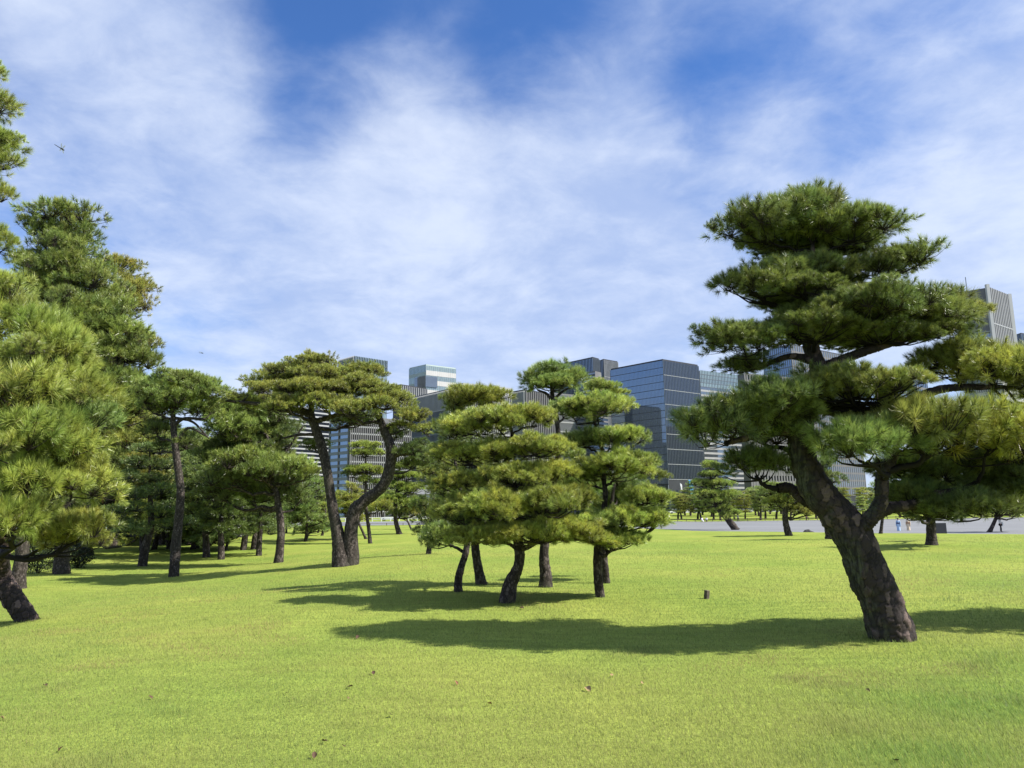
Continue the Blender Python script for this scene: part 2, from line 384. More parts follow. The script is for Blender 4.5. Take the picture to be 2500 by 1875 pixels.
def cluster_mesh(name, R, H, n_tuft, n_needle, Ln, wd, seed, twigs=True):
    g = np.random.default_rng(seed)
    # tuft bases over the upper dome, a share on the drooping rim
    rr = np.sqrt((np.arange(n_tuft) + 0.5) / n_tuft) * R * 0.95
    th = np.arange(n_tuft) * 2.39996 + g.uniform(0, 6.28) + g.normal(0, 0.25, n_tuft)
    rr = np.clip(rr + g.normal(0, 0.07 * R, n_tuft), 0, R)
    lob = 1 + 0.24 * np.sin(3 * th + g.uniform(0, 6)) + 0.16 * np.sin(5 * th + g.uniform(0, 6))
    x = rr * lob * np.cos(th); y = rr * lob * np.sin(th)
    z = H * np.sqrt(np.clip(1 - (rr / (R * 1.02)) ** 2, 0, 1)) * g.uniform(0.6, 1.1, n_tuft) + g.normal(0, 0.05 * H, n_tuft)
    low = g.random(n_tuft) < 0.16
    z = np.where(low, z * 0.15 - 0.05 * H, z)
    B = np.stack([x, y, z], 1)
    ax = np.stack([x / R * 0.95, y / R * 0.95, np.where(low, 0.1, 0.85) * np.ones(n_tuft)], 1) + g.normal(0, 0.2, (n_tuft, 3))
    ax = unit(ax)
    tb = np.array([0.290, 0.370, 0.095])
    yel = np.clip(g.beta(1.5, 3.5, n_tuft), 0, 1)[:, None]
    tc = tb * (1 - yel) + np.array([0.520, 0.530, 0.115]) * yel
    tc = tc * g.uniform(0.75, 1.2, (n_tuft, 1))
    # needles
    N = n_tuft * n_needle
    ti = np.repeat(np.arange(n_tuft), n_needle)
    A = ax[ti]
    ref = np.where(np.abs(A[:, 2:3]) > 0.9, np.array([[1.0, 0, 0]]), np.array([[0, 0, 1.0]]))
    u = unit(np.cross(A, ref)); w = np.cross(A, u)
    t = g.uniform(0, 1, N)
    phi = g.uniform(0, 2 * np.pi, N)
    cone = np.radians(np.clip(78 - 62 * t + g.normal(0, 9, N), 4, 100))
    d = A * np.cos(cone)[:, None] + (u * np.cos(phi)[:, None] + w * np.sin(phi)[:, None]) * np.sin(cone)[:, None]
    d[:, 2] -= 0.06
    d = unit(d)
    st = B[ti] + A * (t * Ln * 0.7)[:, None]
    tsz = g.uniform(0.68, 1.22, n_tuft)
    ln = Ln * g.uniform(0.75, 1.1, N) * (1 - 0.15 * t) * tsz[ti]
    side = unit(np.cross(d, g.normal(0, 1, (N, 3)))) * (wd * 0.5)
    tip = st + d * ln[:, None]
    V = np.stack([st - side, st + side, tip], 1).reshape(-1, 3)
    F = np.arange(3 * N).reshape(-1, 3)
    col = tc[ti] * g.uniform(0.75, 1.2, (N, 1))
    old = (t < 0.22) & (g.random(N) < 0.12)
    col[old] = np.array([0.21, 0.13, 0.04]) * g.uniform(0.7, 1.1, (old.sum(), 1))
    C = np.stack([col * 0.34, col * 0.34, col * 1.32], 1).reshape(-1, 3)  # roots darkened, tips lightened: shade inside the pads is put into the colour
    if wd < 0.01:
        cs = np.where((g.random(n_tuft) < 0.14) & ~low)[0]
        tp = B[cs] + ax[cs] * (Ln * .7); up = unit(ax[cs] + np.array([0, 0, 1.2])); sd_ = unit(np.cross(up, g.normal(0, 1, (len(cs), 3)))) * .0022
        V = np.concatenate([V, np.stack([tp - sd_, tp + sd_, tp + up * (Ln * g.uniform(.35, .6, len(cs)))[:, None]], 1).reshape(-1, 3)])
        F = np.arange(len(V)).reshape(-1, 3); C = np.concatenate([C, np.tile(np.array([.50, .46, .33]), (3 * len(cs), 1))])
    mi = np.zeros(len(F), int)
    if twigs:
        # three-sided twigs from the cluster's foot to its tufts
        foot = np.array([0, 0, -0.35 * H])
        sel = g.choice(n_tuft, max(6, n_tuft // 2), replace=False)
        VV, FF = [V], [F]; off = len(V)
        for k in sel:
            mid = foot + (B[k] - foot) * 0.5 + np.array([0, 0, -0.10 * H]) + g.normal(0, 0.05 * R, 3)
            end = B[k] + ax[k] * Ln * 0.3
            tv, tf = tube_arrays([foot + g.normal(0, 0.02 * R, 3), mid, end], np.array([0.02, 0.012, 0.006]) * R * 1.2, 3)
            tri = np.concatenate([tf[:, [0, 1, 2]], tf[:, [0, 2, 3]]])
            VV.append(tv); FF.append(tri + off); off += len(tv)
        nt_ = off - len(V)
        V = np.concatenate(VV); F2 = np.concatenate(FF)
        mi = np.concatenate([mi, np.ones(len(F2) - len(F), int)]); F = F2
        C = np.concatenate([C, np.full((nt_, 3), 0.02)])
    return raw_mesh(name, V, F, cols=C, mats=[M_NEEDLE, M_TWIG], midx=mi)

CLS = {'near': dict(R=0.36, H=0.17, n_tuft=44, n_needle=84, Ln=0.150, wd=0.0060),
       'mid': dict(R=0.60, H=0.24, n_tuft=50, n_needle=42, Ln=0.175, wd=0.012),
       'far': dict(R=1.00, H=0.42, n_tuft=60, n_needle=14, Ln=0.30, wd=0.036)}
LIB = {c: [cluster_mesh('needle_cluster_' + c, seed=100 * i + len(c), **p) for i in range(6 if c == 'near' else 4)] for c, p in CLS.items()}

# ------------------------------------------------------------------ tree building
def catmull(P, n):
    P = np.asarray(P, float)
    Q = np.vstack([2 * P[0] - P[1], P, 2 * P[-1] - P[-2]])
    seg = len(P) - 1; out = []
    for t in np.linspace(0, seg - 1e-6, n):
        i = int(t); f = t - i; p0, p1, p2, p3 = Q[i], Q[i + 1], Q[i + 2], Q[i + 3]
        out.append(0.5 * ((2 * p1) + (-p0 + p2) * f + (2 * p0 - 5 * p1 + 4 * p2 - p3) * f * f + (-p0 + 3 * p1 - 3 * p2 + p3) * f ** 3))
    return np.array(out)

def trunk_mesh(name, pts, rads, m, sides=20, rings=50, rough=0.05, plates=0.0, seed=0, flare=0.0):
    P4 = catmull(np.column_stack([np.asarray(pts, float), np.asarray(rads, float)]), rings)
    P, R = P4[:, :3], np.maximum(P4[:, 3], 0.004)
    if flare:
        s = np.linalg.norm(P - P[0], axis=1)
        R = R * (1 + flare * np.exp(-s / (R[0] * 1.6)))
    V, F = tube_arrays(P, R, sides)
    so = seed * 3.7
    cen = np.repeat(P, sides, axis=0); rad = np.repeat(R, sides)
    nrm = unit(V - cen)
    D = np.empty(len(V)); CC = np.ones((len(V), 3)) if plates else None
    for i, v in enumerate(V):
        q = Vector(v) + Vector((so, so, so))
        d = mnoise.noise(q * (1.3 / max(rad[i], .03))) * rough
        d += mnoise.noise(q * (0.45 / max(rad[i], .03))) * rough * 1.3
        if plates:
            wq = Vector((q.x, q.y, q.z * 0.55)) * 11.0 + mnoise.noise_vector(q * 9.0) * 0.40 + mnoise.noise_vector(q * 31.0) * 0.16
            dist, cell = mnoise.voronoi(wq)
            e = min(1.0, (dist[1] - dist[0]) / (0.13 + 0.16 * (mnoise.noise(q * 5.0) + 0.5)))
            cr_ = mnoise.cell(cell[0] * 7.31)
            d += plates * (e - 0.7) * 0.85 + plates * 0.28 * mnoise.noise(q * 23) + plates * 0.35 * (cr_ - .5) * e
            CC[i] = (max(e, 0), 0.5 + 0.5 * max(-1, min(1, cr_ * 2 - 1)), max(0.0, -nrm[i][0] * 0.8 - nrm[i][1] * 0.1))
        D[i] = d
    V = V + nrm * (D * np.maximum(rad, 0.02))[:, None]
    return raw_mesh(name, V, F, cols=CC, smooth=True, mats=[m])

TREE_COUNT = [0]; TRUNK_FEET = []
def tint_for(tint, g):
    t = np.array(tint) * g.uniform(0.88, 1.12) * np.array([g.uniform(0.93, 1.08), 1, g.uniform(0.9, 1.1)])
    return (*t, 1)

def add_layer(root, base, trunkP, trunkR, c, hw, hh, cls, g, tint, dens=1.0, depth=0.75, dark=False, bough_m=None):
    """A pad of foliage: centre c (world), half width hw, half height hh in metres."""
    p = CLS[cls]
    Rt = float(np.clip(1.25 * hh, 0.55 * p['R'], 1.5 * p['R']))
    Rt = min(Rt, hw * 0.95 + 0.02)
    s = Rt / p['R']
    hd = min(hw * depth, hw)
    n = max(1, int(round(dens * 2.0 * (hw * hd) / (Rt * Rt))))
    n = min(n, 34)
    rx, ry = max(hw - Rt * 0.62, 0.0), max(hd - Rt * 0.62, 0.0)
    pos = []
    for k in range(n):
        rad = math.sqrt((k + 0.5) / n); th = k * 2.39996 + g.uniform(0, 0.9) + c[0] * 3
        x = rad * rx * math.cos(th) + g.normal(0, 0.12 * Rt); y = rad * ry * math.sin(th) + g.normal(0, 0.12 * Rt)
        z = 0.45 * hh * (1 - 1.5 * rad * rad) + g.normal(0, 0.16 * hh)
        pos.append(np.array([x, y, z - 0.25 * hh]))
    for k in range(max(1, n // 4)):
        th = g.uniform(0, 6.28); pos.append(np.array([math.cos(th) * (rx + Rt * .55), math.sin(th) * (ry + Rt * .5), g.uniform(-.75, .35) * hh]))
    n_main = n
    # bough from trunk to the pad
    zt = c[2] - hh - 0.22 * hw
    k = int(np.argmin(np.abs(trunkP[:, 2] - zt) + 0.55 * np.linalg.norm(trunkP[:, :2] - c[:2], axis=1)))
    A = trunkP[k]; r0 = min(trunkR[k] * 0.62, 0.035 * hw + 0.018 + 0.012 * np.linalg.norm(c - A))
    Bp = np.array([c[0], c[1], c[2] - 0.75 * hh])
    mid = A * 0.5 + Bp * 0.5 + np.array([g.normal(0, .06), g.normal(0, .06), -0.06 * np.linalg.norm(Bp - A) + g.normal(0, .03)]) * (1 + hw) * 0.7
    main = catmull([A, mid, Bp], 9)
    VV, FF, off = [], [], 0
    def add(pts, rad, sides):
        nonlocal off
        v, f = tube_arrays(pts, rad, sides); VV.append(v); FF.append(f + off); off += len(v)
    jit = g.normal(0, 1, main.shape) * (0.02 * np.linalg.norm(Bp - A)); jit[0] = 0
    main = main + jit
    r1 = max(r0 * 0.5, 0.008)
    add(main, np.linspace(r0, r1, 9), 6)
    for q in pos:
        e = c + q + np.array([0, 0, -0.25 * hh])
        st = main[g.integers(5, 9)]
        md = st * 0.45 + e * 0.55 + np.array([g.normal(0, .12), g.normal(0, .12), -0.22]) * np.linalg.norm(e - st) * 0.5
        pt = catmull([st, md, e], 5)
        add(pt, np.linspace(r1 * 0.8, r1 * 0.25, 5), 5)
    V = np.concatenate(VV) - np.array(base); F = np.concatenate(FF)
    bo = obj('bough', raw_mesh('bough', V, F, smooth=True, mats=[bough_m or M_BARK]), root)
    for qi, q in enumerate(pos):
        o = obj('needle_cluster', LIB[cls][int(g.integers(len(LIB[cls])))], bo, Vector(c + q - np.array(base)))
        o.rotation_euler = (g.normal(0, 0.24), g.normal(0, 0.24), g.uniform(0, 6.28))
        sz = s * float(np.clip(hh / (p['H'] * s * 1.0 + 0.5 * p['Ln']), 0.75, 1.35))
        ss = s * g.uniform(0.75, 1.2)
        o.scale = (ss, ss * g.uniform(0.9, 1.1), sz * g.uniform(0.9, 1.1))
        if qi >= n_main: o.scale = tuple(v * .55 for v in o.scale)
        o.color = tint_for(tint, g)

def pine(base_px, trunk, layers, label, group=None, limbs=(), tint=(1, 1, 1), cls=None, plates=0.0, flare=0.25,
         seed=None, name='pine_tree', depth=0.75, dY=0.0, bark=None, Y0=None):
    """trunk: [(px, py, width_px[, depth offset m])], layers: [(px, py, hw_px, hh_px[, depth offset m[, tint]])] read off the photograph;
    the distance comes from where the trunk meets the ground."""
    TREE_COUNT[0] += 1
    g = np.random.default_rng(seed or TREE_COUNT[0] * 17)
    b = ground(*base_px) if Y0 is None else Vector(atY(base_px[0], base_px[1], Y0))
    if Y0 is not None: b.z = float(terrain(b.x, b.y))
    Y = b.y
    if cls is None: cls = 'near' if Y < 19 else ('mid' if Y < 48 else 'far')
    root = thing(name, b, label, 'tree', group)
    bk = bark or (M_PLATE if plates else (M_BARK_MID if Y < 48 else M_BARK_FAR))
    def conv(tr):
        pts, rad = [], []
        for q in tr:
            yy = Y + (q[3] if len(q) > 3 else 0.0)
            p = atY(q[0], q[1], yy); pts.append(np.array(p)); rad.append(q[2] * 0.43 * yy / F_PX)
        return pts, rad
    pts, rad = conv(trunk)
    pts[0] = np.array([pts[0][0], pts[0][1], b.z - 0.02])
    d0 = pts[1] - pts[0]
    pts = [pts[0] - d0 / np.linalg.norm(d0) * 0.12] + pts; rad = [rad[0]] + rad
    if Y < 26: TRUNK_FEET.append((b.x, b.y, rad[0] + .05))
    near = Y < 13 or plates > 0
    tm = trunk_mesh('trunk', [p - np.array(b) for p in pts], rad, bk, sides=110 if near else (20 if Y < 48 else 10),
                    rings=420 if near else (60 if Y < 48 else 20), rough=0.07, plates=plates, seed=TREE_COUNT[0], flare=flare)
    obj('trunk', tm, root)
    P4 = catmull(np.column_stack([np.array(pts), np.array(rad)]), 80)
    tP, tR = [P4[:, :3]], [P4[:, 3]]
    for lm in limbs:
        lp, lr = conv(lm)
        m_ = trunk_mesh('limb', [p - np.array(b) for p in lp], lr, bk, sides=48 if near else 12, rings=130 if near else 30, rough=0.14, plates=plates * 0.8, seed=TREE_COUNT[0] + 5)
        obj('limb', m_, root)
        L4 = catmull(np.column_stack([np.array(lp), np.array(lr)]), 40); tP.append(L4[:, :3]); tR.append(L4[:, 3])
    tP, tR = np.concatenate(tP), np.concatenate(tR)
    for l in layers:
        off = l[4] if len(l) > 4 and l[4] is not None else 0.0
        tn = l[5] if len(l) > 5 else tint
        yy = Y + off
        c = np.array(atY(l[0], l[1], yy)); k = yy / F_PX
        add_layer(root, b, tP, tR, c, l[2] * k, l[3] * k, cls, g, tn, depth=depth, bough_m=bk)
    return root

YEL = (1.22, 1.12, 0.85)
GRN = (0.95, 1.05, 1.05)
DRK = (0.58, 0.66, 0.70)  # dark needle tint, with the shade of low and rear pads put in
BRN = (1.12, 0.95, 0.80)
BLU = (0.85, 1.05, 1.35)

# the big leaning pine
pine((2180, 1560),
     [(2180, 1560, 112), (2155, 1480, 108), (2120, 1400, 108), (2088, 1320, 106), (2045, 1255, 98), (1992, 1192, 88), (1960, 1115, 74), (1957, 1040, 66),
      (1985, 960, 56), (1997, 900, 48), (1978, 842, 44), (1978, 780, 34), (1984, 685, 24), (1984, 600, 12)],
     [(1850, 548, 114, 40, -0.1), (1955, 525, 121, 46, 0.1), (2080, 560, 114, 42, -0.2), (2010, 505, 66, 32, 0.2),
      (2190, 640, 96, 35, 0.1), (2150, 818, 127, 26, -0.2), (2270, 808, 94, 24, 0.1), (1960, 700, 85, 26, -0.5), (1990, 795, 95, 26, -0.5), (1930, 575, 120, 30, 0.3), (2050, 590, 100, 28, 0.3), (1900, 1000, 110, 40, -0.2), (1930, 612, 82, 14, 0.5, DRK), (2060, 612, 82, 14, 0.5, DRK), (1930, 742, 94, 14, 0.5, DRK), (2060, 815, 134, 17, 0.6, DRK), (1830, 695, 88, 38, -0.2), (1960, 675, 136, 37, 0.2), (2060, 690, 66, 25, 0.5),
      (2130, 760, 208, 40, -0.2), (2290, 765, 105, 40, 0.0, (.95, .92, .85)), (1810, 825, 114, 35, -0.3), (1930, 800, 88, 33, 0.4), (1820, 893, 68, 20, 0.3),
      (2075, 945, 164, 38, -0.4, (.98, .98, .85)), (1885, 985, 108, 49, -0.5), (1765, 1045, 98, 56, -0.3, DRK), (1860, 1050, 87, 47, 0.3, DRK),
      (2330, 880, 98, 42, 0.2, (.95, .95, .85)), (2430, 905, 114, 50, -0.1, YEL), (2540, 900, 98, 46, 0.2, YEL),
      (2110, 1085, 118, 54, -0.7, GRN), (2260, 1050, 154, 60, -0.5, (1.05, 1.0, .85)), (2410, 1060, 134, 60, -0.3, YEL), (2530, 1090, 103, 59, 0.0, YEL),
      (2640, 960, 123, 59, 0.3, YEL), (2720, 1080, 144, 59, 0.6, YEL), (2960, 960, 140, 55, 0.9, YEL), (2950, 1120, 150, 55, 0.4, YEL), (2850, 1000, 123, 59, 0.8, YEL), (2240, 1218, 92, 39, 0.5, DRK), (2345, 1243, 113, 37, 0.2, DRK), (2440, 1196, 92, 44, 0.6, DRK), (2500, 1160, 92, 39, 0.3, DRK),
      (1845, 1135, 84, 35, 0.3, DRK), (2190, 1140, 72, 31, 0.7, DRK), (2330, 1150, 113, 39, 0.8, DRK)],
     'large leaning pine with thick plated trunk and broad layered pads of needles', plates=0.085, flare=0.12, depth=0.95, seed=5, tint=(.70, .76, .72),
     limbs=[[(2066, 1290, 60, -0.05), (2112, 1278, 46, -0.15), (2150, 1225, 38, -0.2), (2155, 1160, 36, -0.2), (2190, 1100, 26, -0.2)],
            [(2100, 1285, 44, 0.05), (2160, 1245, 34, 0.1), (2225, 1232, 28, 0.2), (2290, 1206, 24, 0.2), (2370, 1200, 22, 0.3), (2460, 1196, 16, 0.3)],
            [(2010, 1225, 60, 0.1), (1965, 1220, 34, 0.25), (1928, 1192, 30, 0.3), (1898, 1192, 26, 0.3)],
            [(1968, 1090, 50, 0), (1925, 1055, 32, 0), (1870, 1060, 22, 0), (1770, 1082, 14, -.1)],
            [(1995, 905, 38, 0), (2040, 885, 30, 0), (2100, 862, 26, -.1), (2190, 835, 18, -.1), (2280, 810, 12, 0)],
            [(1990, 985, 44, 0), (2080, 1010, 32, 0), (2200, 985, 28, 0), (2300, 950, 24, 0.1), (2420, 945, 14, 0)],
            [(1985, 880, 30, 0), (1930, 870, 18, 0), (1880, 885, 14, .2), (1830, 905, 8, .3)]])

# the stout leaning pine at the other edge of the lawn
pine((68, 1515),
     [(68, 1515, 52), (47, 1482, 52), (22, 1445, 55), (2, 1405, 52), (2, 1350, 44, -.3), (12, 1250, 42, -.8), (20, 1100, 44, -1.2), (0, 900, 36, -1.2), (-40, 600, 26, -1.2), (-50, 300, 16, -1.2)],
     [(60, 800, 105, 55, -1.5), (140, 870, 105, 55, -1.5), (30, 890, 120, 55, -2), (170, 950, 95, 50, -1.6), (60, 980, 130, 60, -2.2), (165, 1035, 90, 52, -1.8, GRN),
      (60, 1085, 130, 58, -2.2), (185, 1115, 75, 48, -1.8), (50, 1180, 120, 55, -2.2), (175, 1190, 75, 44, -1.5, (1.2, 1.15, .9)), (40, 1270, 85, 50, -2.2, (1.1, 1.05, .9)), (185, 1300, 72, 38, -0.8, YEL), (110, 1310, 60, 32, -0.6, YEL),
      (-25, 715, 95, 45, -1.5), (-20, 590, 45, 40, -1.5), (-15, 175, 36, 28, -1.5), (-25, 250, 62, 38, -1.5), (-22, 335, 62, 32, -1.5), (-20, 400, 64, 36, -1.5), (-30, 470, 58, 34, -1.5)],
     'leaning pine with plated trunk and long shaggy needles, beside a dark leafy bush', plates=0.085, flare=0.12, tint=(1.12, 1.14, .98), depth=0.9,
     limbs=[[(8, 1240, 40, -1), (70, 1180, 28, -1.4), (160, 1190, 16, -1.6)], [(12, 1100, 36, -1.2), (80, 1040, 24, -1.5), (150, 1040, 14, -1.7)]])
# trunks behind it
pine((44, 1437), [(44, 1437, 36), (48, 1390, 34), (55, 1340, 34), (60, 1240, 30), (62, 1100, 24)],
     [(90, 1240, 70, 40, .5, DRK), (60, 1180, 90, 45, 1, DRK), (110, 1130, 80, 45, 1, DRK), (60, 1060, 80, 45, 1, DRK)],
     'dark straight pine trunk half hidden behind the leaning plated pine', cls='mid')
pine((150, 1401), [(150, 1401, 40), (151, 1350, 36), (155, 1250, 34), (160, 1000, 28), (155, 750, 20), (150, 520, 8)],
     [(150, 530, 84, 38), (110, 565, 59, 33), (190, 575, 59, 33), (150, 612, 100, 35), (75, 640, 64, 31), (160, 662, 112, 38), (110, 700, 82, 33), (215, 705, 100, 38), (160, 745, 106, 40), (250, 765, 88, 40),
      (190, 800, 118, 40), (290, 815, 82, 38), (230, 855, 118, 40), (300, 880, 88, 38), (260, 930, 112, 44), (320, 950, 70, 40), (280, 1000, 106, 49)],
     'tall broad pine with dense bushy crown rising above its neighbours', tint=(.86, .92, .85), cls='mid', depth=0.9)
pine((212, 1356), [(212, 1356, 30), (215, 1300, 24), (240, 1150, 22), (280, 950, 18), (290, 700, 8)],
     [(285, 655, 50, 30, 0, BRN), (315, 705, 62, 36, 0, BRN), (340, 750, 46, 34, 0, BRN), (300, 740, 50, 34, 0, BRN), (352, 838, 44, 24, 0, BRN), (310, 1020, 70, 40, -1, YEL), (265, 1050, 60, 38, -1, YEL),
      (340, 1075, 65, 38, -1, (1.1, 1.08, .9)), (300, 1120, 80, 36, -1), (365, 1135, 55, 34, -1, BRN), (370, 1175, 42, 24, -1, BRN), (330, 1180, 60, 28, 0, DRK), (280, 1215, 70, 36, 0.5, DRK), (330, 1262, 52, 34, -1.5, (1.25, 1.2, .9)), (345, 1292, 42, 26, -1.5, (1.2, 1.2, .9)), (250, 1275, 50, 30, -1, GRN)],
     'bushy pine with browning yellow needles and one low bough near the grass', cls='mid', depth=0.9)
pine((424, 1408), [(424, 1408, 25), (428, 1350, 27), (436, 1270, 24), (441, 1199, 22), (431, 1116, 20), (424, 1050, 17), (423, 1007, 14), (430, 960, 8)],
     [(430, 925, 68, 20), (385, 950, 58, 24), (470, 945, 62, 24), (430, 975, 90, 26), (510, 965, 42, 26), (375, 992, 45, 22), (490, 1000, 45, 20), (385, 1050, 38, 22, .5, DRK), (462, 1077, 26, 24, .3, DRK), (395, 1085, 26, 18, .8, DRK)],
     'pine with straight black trunk, a knotty bulge low down and flat crown', tint=(0.9, 1.0, .95), cls='mid', depth=1.1,
     limbs=[[(424, 1040, 12), (450, 1022, 9), (500, 1024, 7)], [(438, 1070, 10), (462, 1045, 8), (505, 1065, 5)], [(424, 1020, 10), (470, 1030, 7), (510, 1070, 4)]])
pine((678, 1374), [(680, 1374, 24), (686, 1306, 21), (684, 1265, 20), (679, 1235, 19), (675, 1205, 17), (662, 1170, 14), (670, 1130, 12), (650, 1060, 9)],
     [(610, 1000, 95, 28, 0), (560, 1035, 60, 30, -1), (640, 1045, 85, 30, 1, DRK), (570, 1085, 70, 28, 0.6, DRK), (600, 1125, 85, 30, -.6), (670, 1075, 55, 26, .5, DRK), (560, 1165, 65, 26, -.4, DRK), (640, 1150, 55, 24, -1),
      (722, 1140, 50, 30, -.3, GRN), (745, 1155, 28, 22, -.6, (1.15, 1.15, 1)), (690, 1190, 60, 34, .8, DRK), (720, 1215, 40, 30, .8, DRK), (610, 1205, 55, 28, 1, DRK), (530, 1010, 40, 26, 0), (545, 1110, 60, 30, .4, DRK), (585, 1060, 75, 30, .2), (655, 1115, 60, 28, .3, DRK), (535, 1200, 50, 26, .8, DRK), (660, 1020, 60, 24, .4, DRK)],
     'pine with pale flaking crooked trunk and dark drooping crown', cls='mid', depth=1.1, tint=(0.92, 1.02, .95), bark=M_BARK_FAR,
     limbs=[[(664, 1172, 12), (630, 1165, 9), (600, 1150, 6)], [(672, 1130, 9), (700, 1100, 7), (740, 1040, 5)]])
# double trunk umbrella pine
pine((848, 1380),
     [(838, 1380, 54), (830, 1330, 42), (824, 1300, 35), (811, 1234, 28), (797, 1143, 26), (784, 1085, 27), (768, 1040, 24), (760, 1005, 18), (770, 950, 10)],
     [(766, 884, 66, 17), (705, 908, 70, 18, .3), (780, 912, 70, 18, -.4), (890, 905, 56, 18, .2), (885, 932, 58, 18, -.4), (650, 925, 42, 14), (665, 950, 62, 17, -.5), (750, 945, 80, 19, -.8), (840, 952, 70, 18, -.6),
      (930, 955, 55, 18, -.2), (700, 985, 66, 20, -1.0), (790, 978, 60, 18, -1.1), (850, 995, 68, 21, -1.1), (920, 985, 50, 20, -.7), (972, 975, 42, 20, .2), (1005, 1013, 46, 20, -.2), (580, 972, 48, 12, .3), (608, 928, 22, 10, .3),
      (860, 1025, 60, 13, 1.0, DRK), (740, 930, 80, 18, .9), (840, 925, 80, 18, 1.2), (640, 985, 50, 16, .6), (960, 1060, 34, 16, .4, DRK), (1030, 1085, 30, 12, .4, DRK), (1010, 1130, 40, 16, .4, DRK), (1000, 1098, 42, 15, -.3, DRK), (1045, 1115, 42, 17, -.3, DRK), (1035, 1048, 32, 14, -.3), (985, 1040, 30, 12, -.2), (770, 1085, 40, 14, .6, DRK)],
     'wide umbrella-crowned pine with a trunk forking low into two stems', tint=(1.15, 1.08, 0.92), cls='mid', depth=1.0,
     limbs=[[(856, 1383, 50), (856, 1306, 38), (866, 1250, 40), (890, 1223, 33), (930, 1192, 32), (950, 1147, 31), (955, 1096, 30), (941, 1058, 24), (925, 1017, 18), (900, 960, 10)],
            [(956, 1108, 26), (990, 1105, 20), (1030, 1112, 13), (1062, 1135, 3)], [(941, 1045, 12), (975, 1034, 11), (1010, 1040, 8), (1050, 1066, 2)],
            [(762, 1012, 18), (735, 1000, 13), (700, 1005, 8)], [(765, 1030, 18), (800, 1020, 14), (850, 1005, 10)], [(760, 1015, 16), (690, 992, 14), (620, 985, 11), (545, 978, 6)], [(775, 1060, 10), (730, 1062, 8), (690, 1070, 5)]])

# central cluster
pine((1240, 1471), [(1237, 1471, 42), (1247, 1425, 38), (1262, 1392, 30), (1269, 1362, 28), (1266, 1330, 29), (1256, 1265, 24), (1240, 1179, 18), (1236, 1120, 14), (1250, 1061, 10), (1230, 1000, 6)],
     [(1180, 1305, 100, 22, -.4), (1300, 1300, 90, 24, -.6), (1390, 1298, 95, 25, -.3), (1460, 1318, 40, 18, -.1), (1130, 1240, 80, 27, -.3), (1220, 1235, 90, 28, -.9), (1330, 1225, 100, 31, -.7, (1.1, 1.1, .9)), (1400, 1215, 55, 27, -.1, (1.1, 1.08, .9)),
      (1140, 1180, 80, 25, -.2), (1260, 1160, 90, 28, -.5), (1345, 1155, 70, 27, -.1), (1120, 1105, 75, 22, .1), (1210, 1100, 80, 24, -.2), (1310, 1090, 85, 24, -.5), (1150, 1040, 75, 24, .2), (1215, 1025, 80, 27, -.3), (1310, 1020, 70, 27, -.2), (1200, 1265, 110, 22, .8, DRK), (1300, 1265, 110, 22, .8, DRK)],
     'pine with an S-bent trunk and many tight tiers of bright needles', plates=0.0, depth=0.85, tint=(1.32, 1.28, 1.0),
     limbs=[[(1262, 1345, 18), (1290, 1335, 14), (1330, 1318, 11), (1420, 1318, 6)], [(1262, 1340, 12), (1235, 1326, 9), (1180, 1328, 5)]])
pine((1466, 1458), [(1466, 1458, 25), (1460, 1410, 25), (1459, 1343, 22), (1470, 1270, 17), (1478, 1210, 15), (1474, 1170, 13), (1470, 1100, 12), (1452, 1030, 10), (1452, 960, 5)],
     [(1500, 1318, 72, 22, -.3), (1465, 1275, 60, 22, -.5, GRN), (1545, 1262, 80, 22, -.2), (1600, 1275, 40, 16), (1575, 1212, 66, 22, -.1), (1430, 1160, 60, 26, .2, GRN), (1500, 1140, 85, 28, -.4), (1560, 1125, 50, 22), (1425, 1075, 55, 22, -.1, GRN), (1510, 1068, 70, 24, -.3), (1400, 1000, 50, 22, .1, GRN), (1460, 995, 80, 26, -.3), (1520, 985, 28, 20, 0), (1462, 944, 52, 14), (1510, 960, 30, 14)],
     'slim pine with separate stepped tiers and narrow top, beside the S-bent pine', depth=0.85, tint=(1.22, 1.28, 1.1))
pine((1330, 1433), [(1332, 1433, 36), (1332, 1400, 31), (1328, 1350, 27), (1340, 1250, 20), (1362, 1120, 15), (1361, 1038, 14), (1350, 975, 13), (1345, 930, 8)],
     [(1300, 925, 40, 24), (1350, 912, 50, 26, .1), (1398, 925, 38, 26), (1350, 935, 60, 20, -.2), (1378, 1000, 32, 22), (1350, 1100, 60, 30), (1400, 1180, 70, 34, .3), (1310, 1200, 70, 34, .4)],
     'pine with one small flat tuft on a bare upper stem behind the tiered pines', depth=0.8, tint=(.95, 1.08, 1.05),
     limbs=[[(1350, 985, 10), (1335, 962, 8), (1312, 952, 5)], [(1352, 975, 9), (1375, 955, 7), (1395, 945, 4)]])
pine((1119, 1445), [(1119, 1445, 23), (1119, 1415, 22), (1128, 1378, 19), (1137, 1350, 18), (1140, 1310, 16), (1130, 1240, 12), (1110, 1120, 8)],
     [(1095, 1310, 55, 28, .3, GRN), (1150, 1290, 50, 30, .6, DRK), (1095, 1200, 50, 34, .5, GRN), (1085, 1130, 42, 30, .3), (1105, 1060, 50, 30, .6, DRK)],
     'thin pine trunk curving like a bow under the tiered pines', depth=0.8)
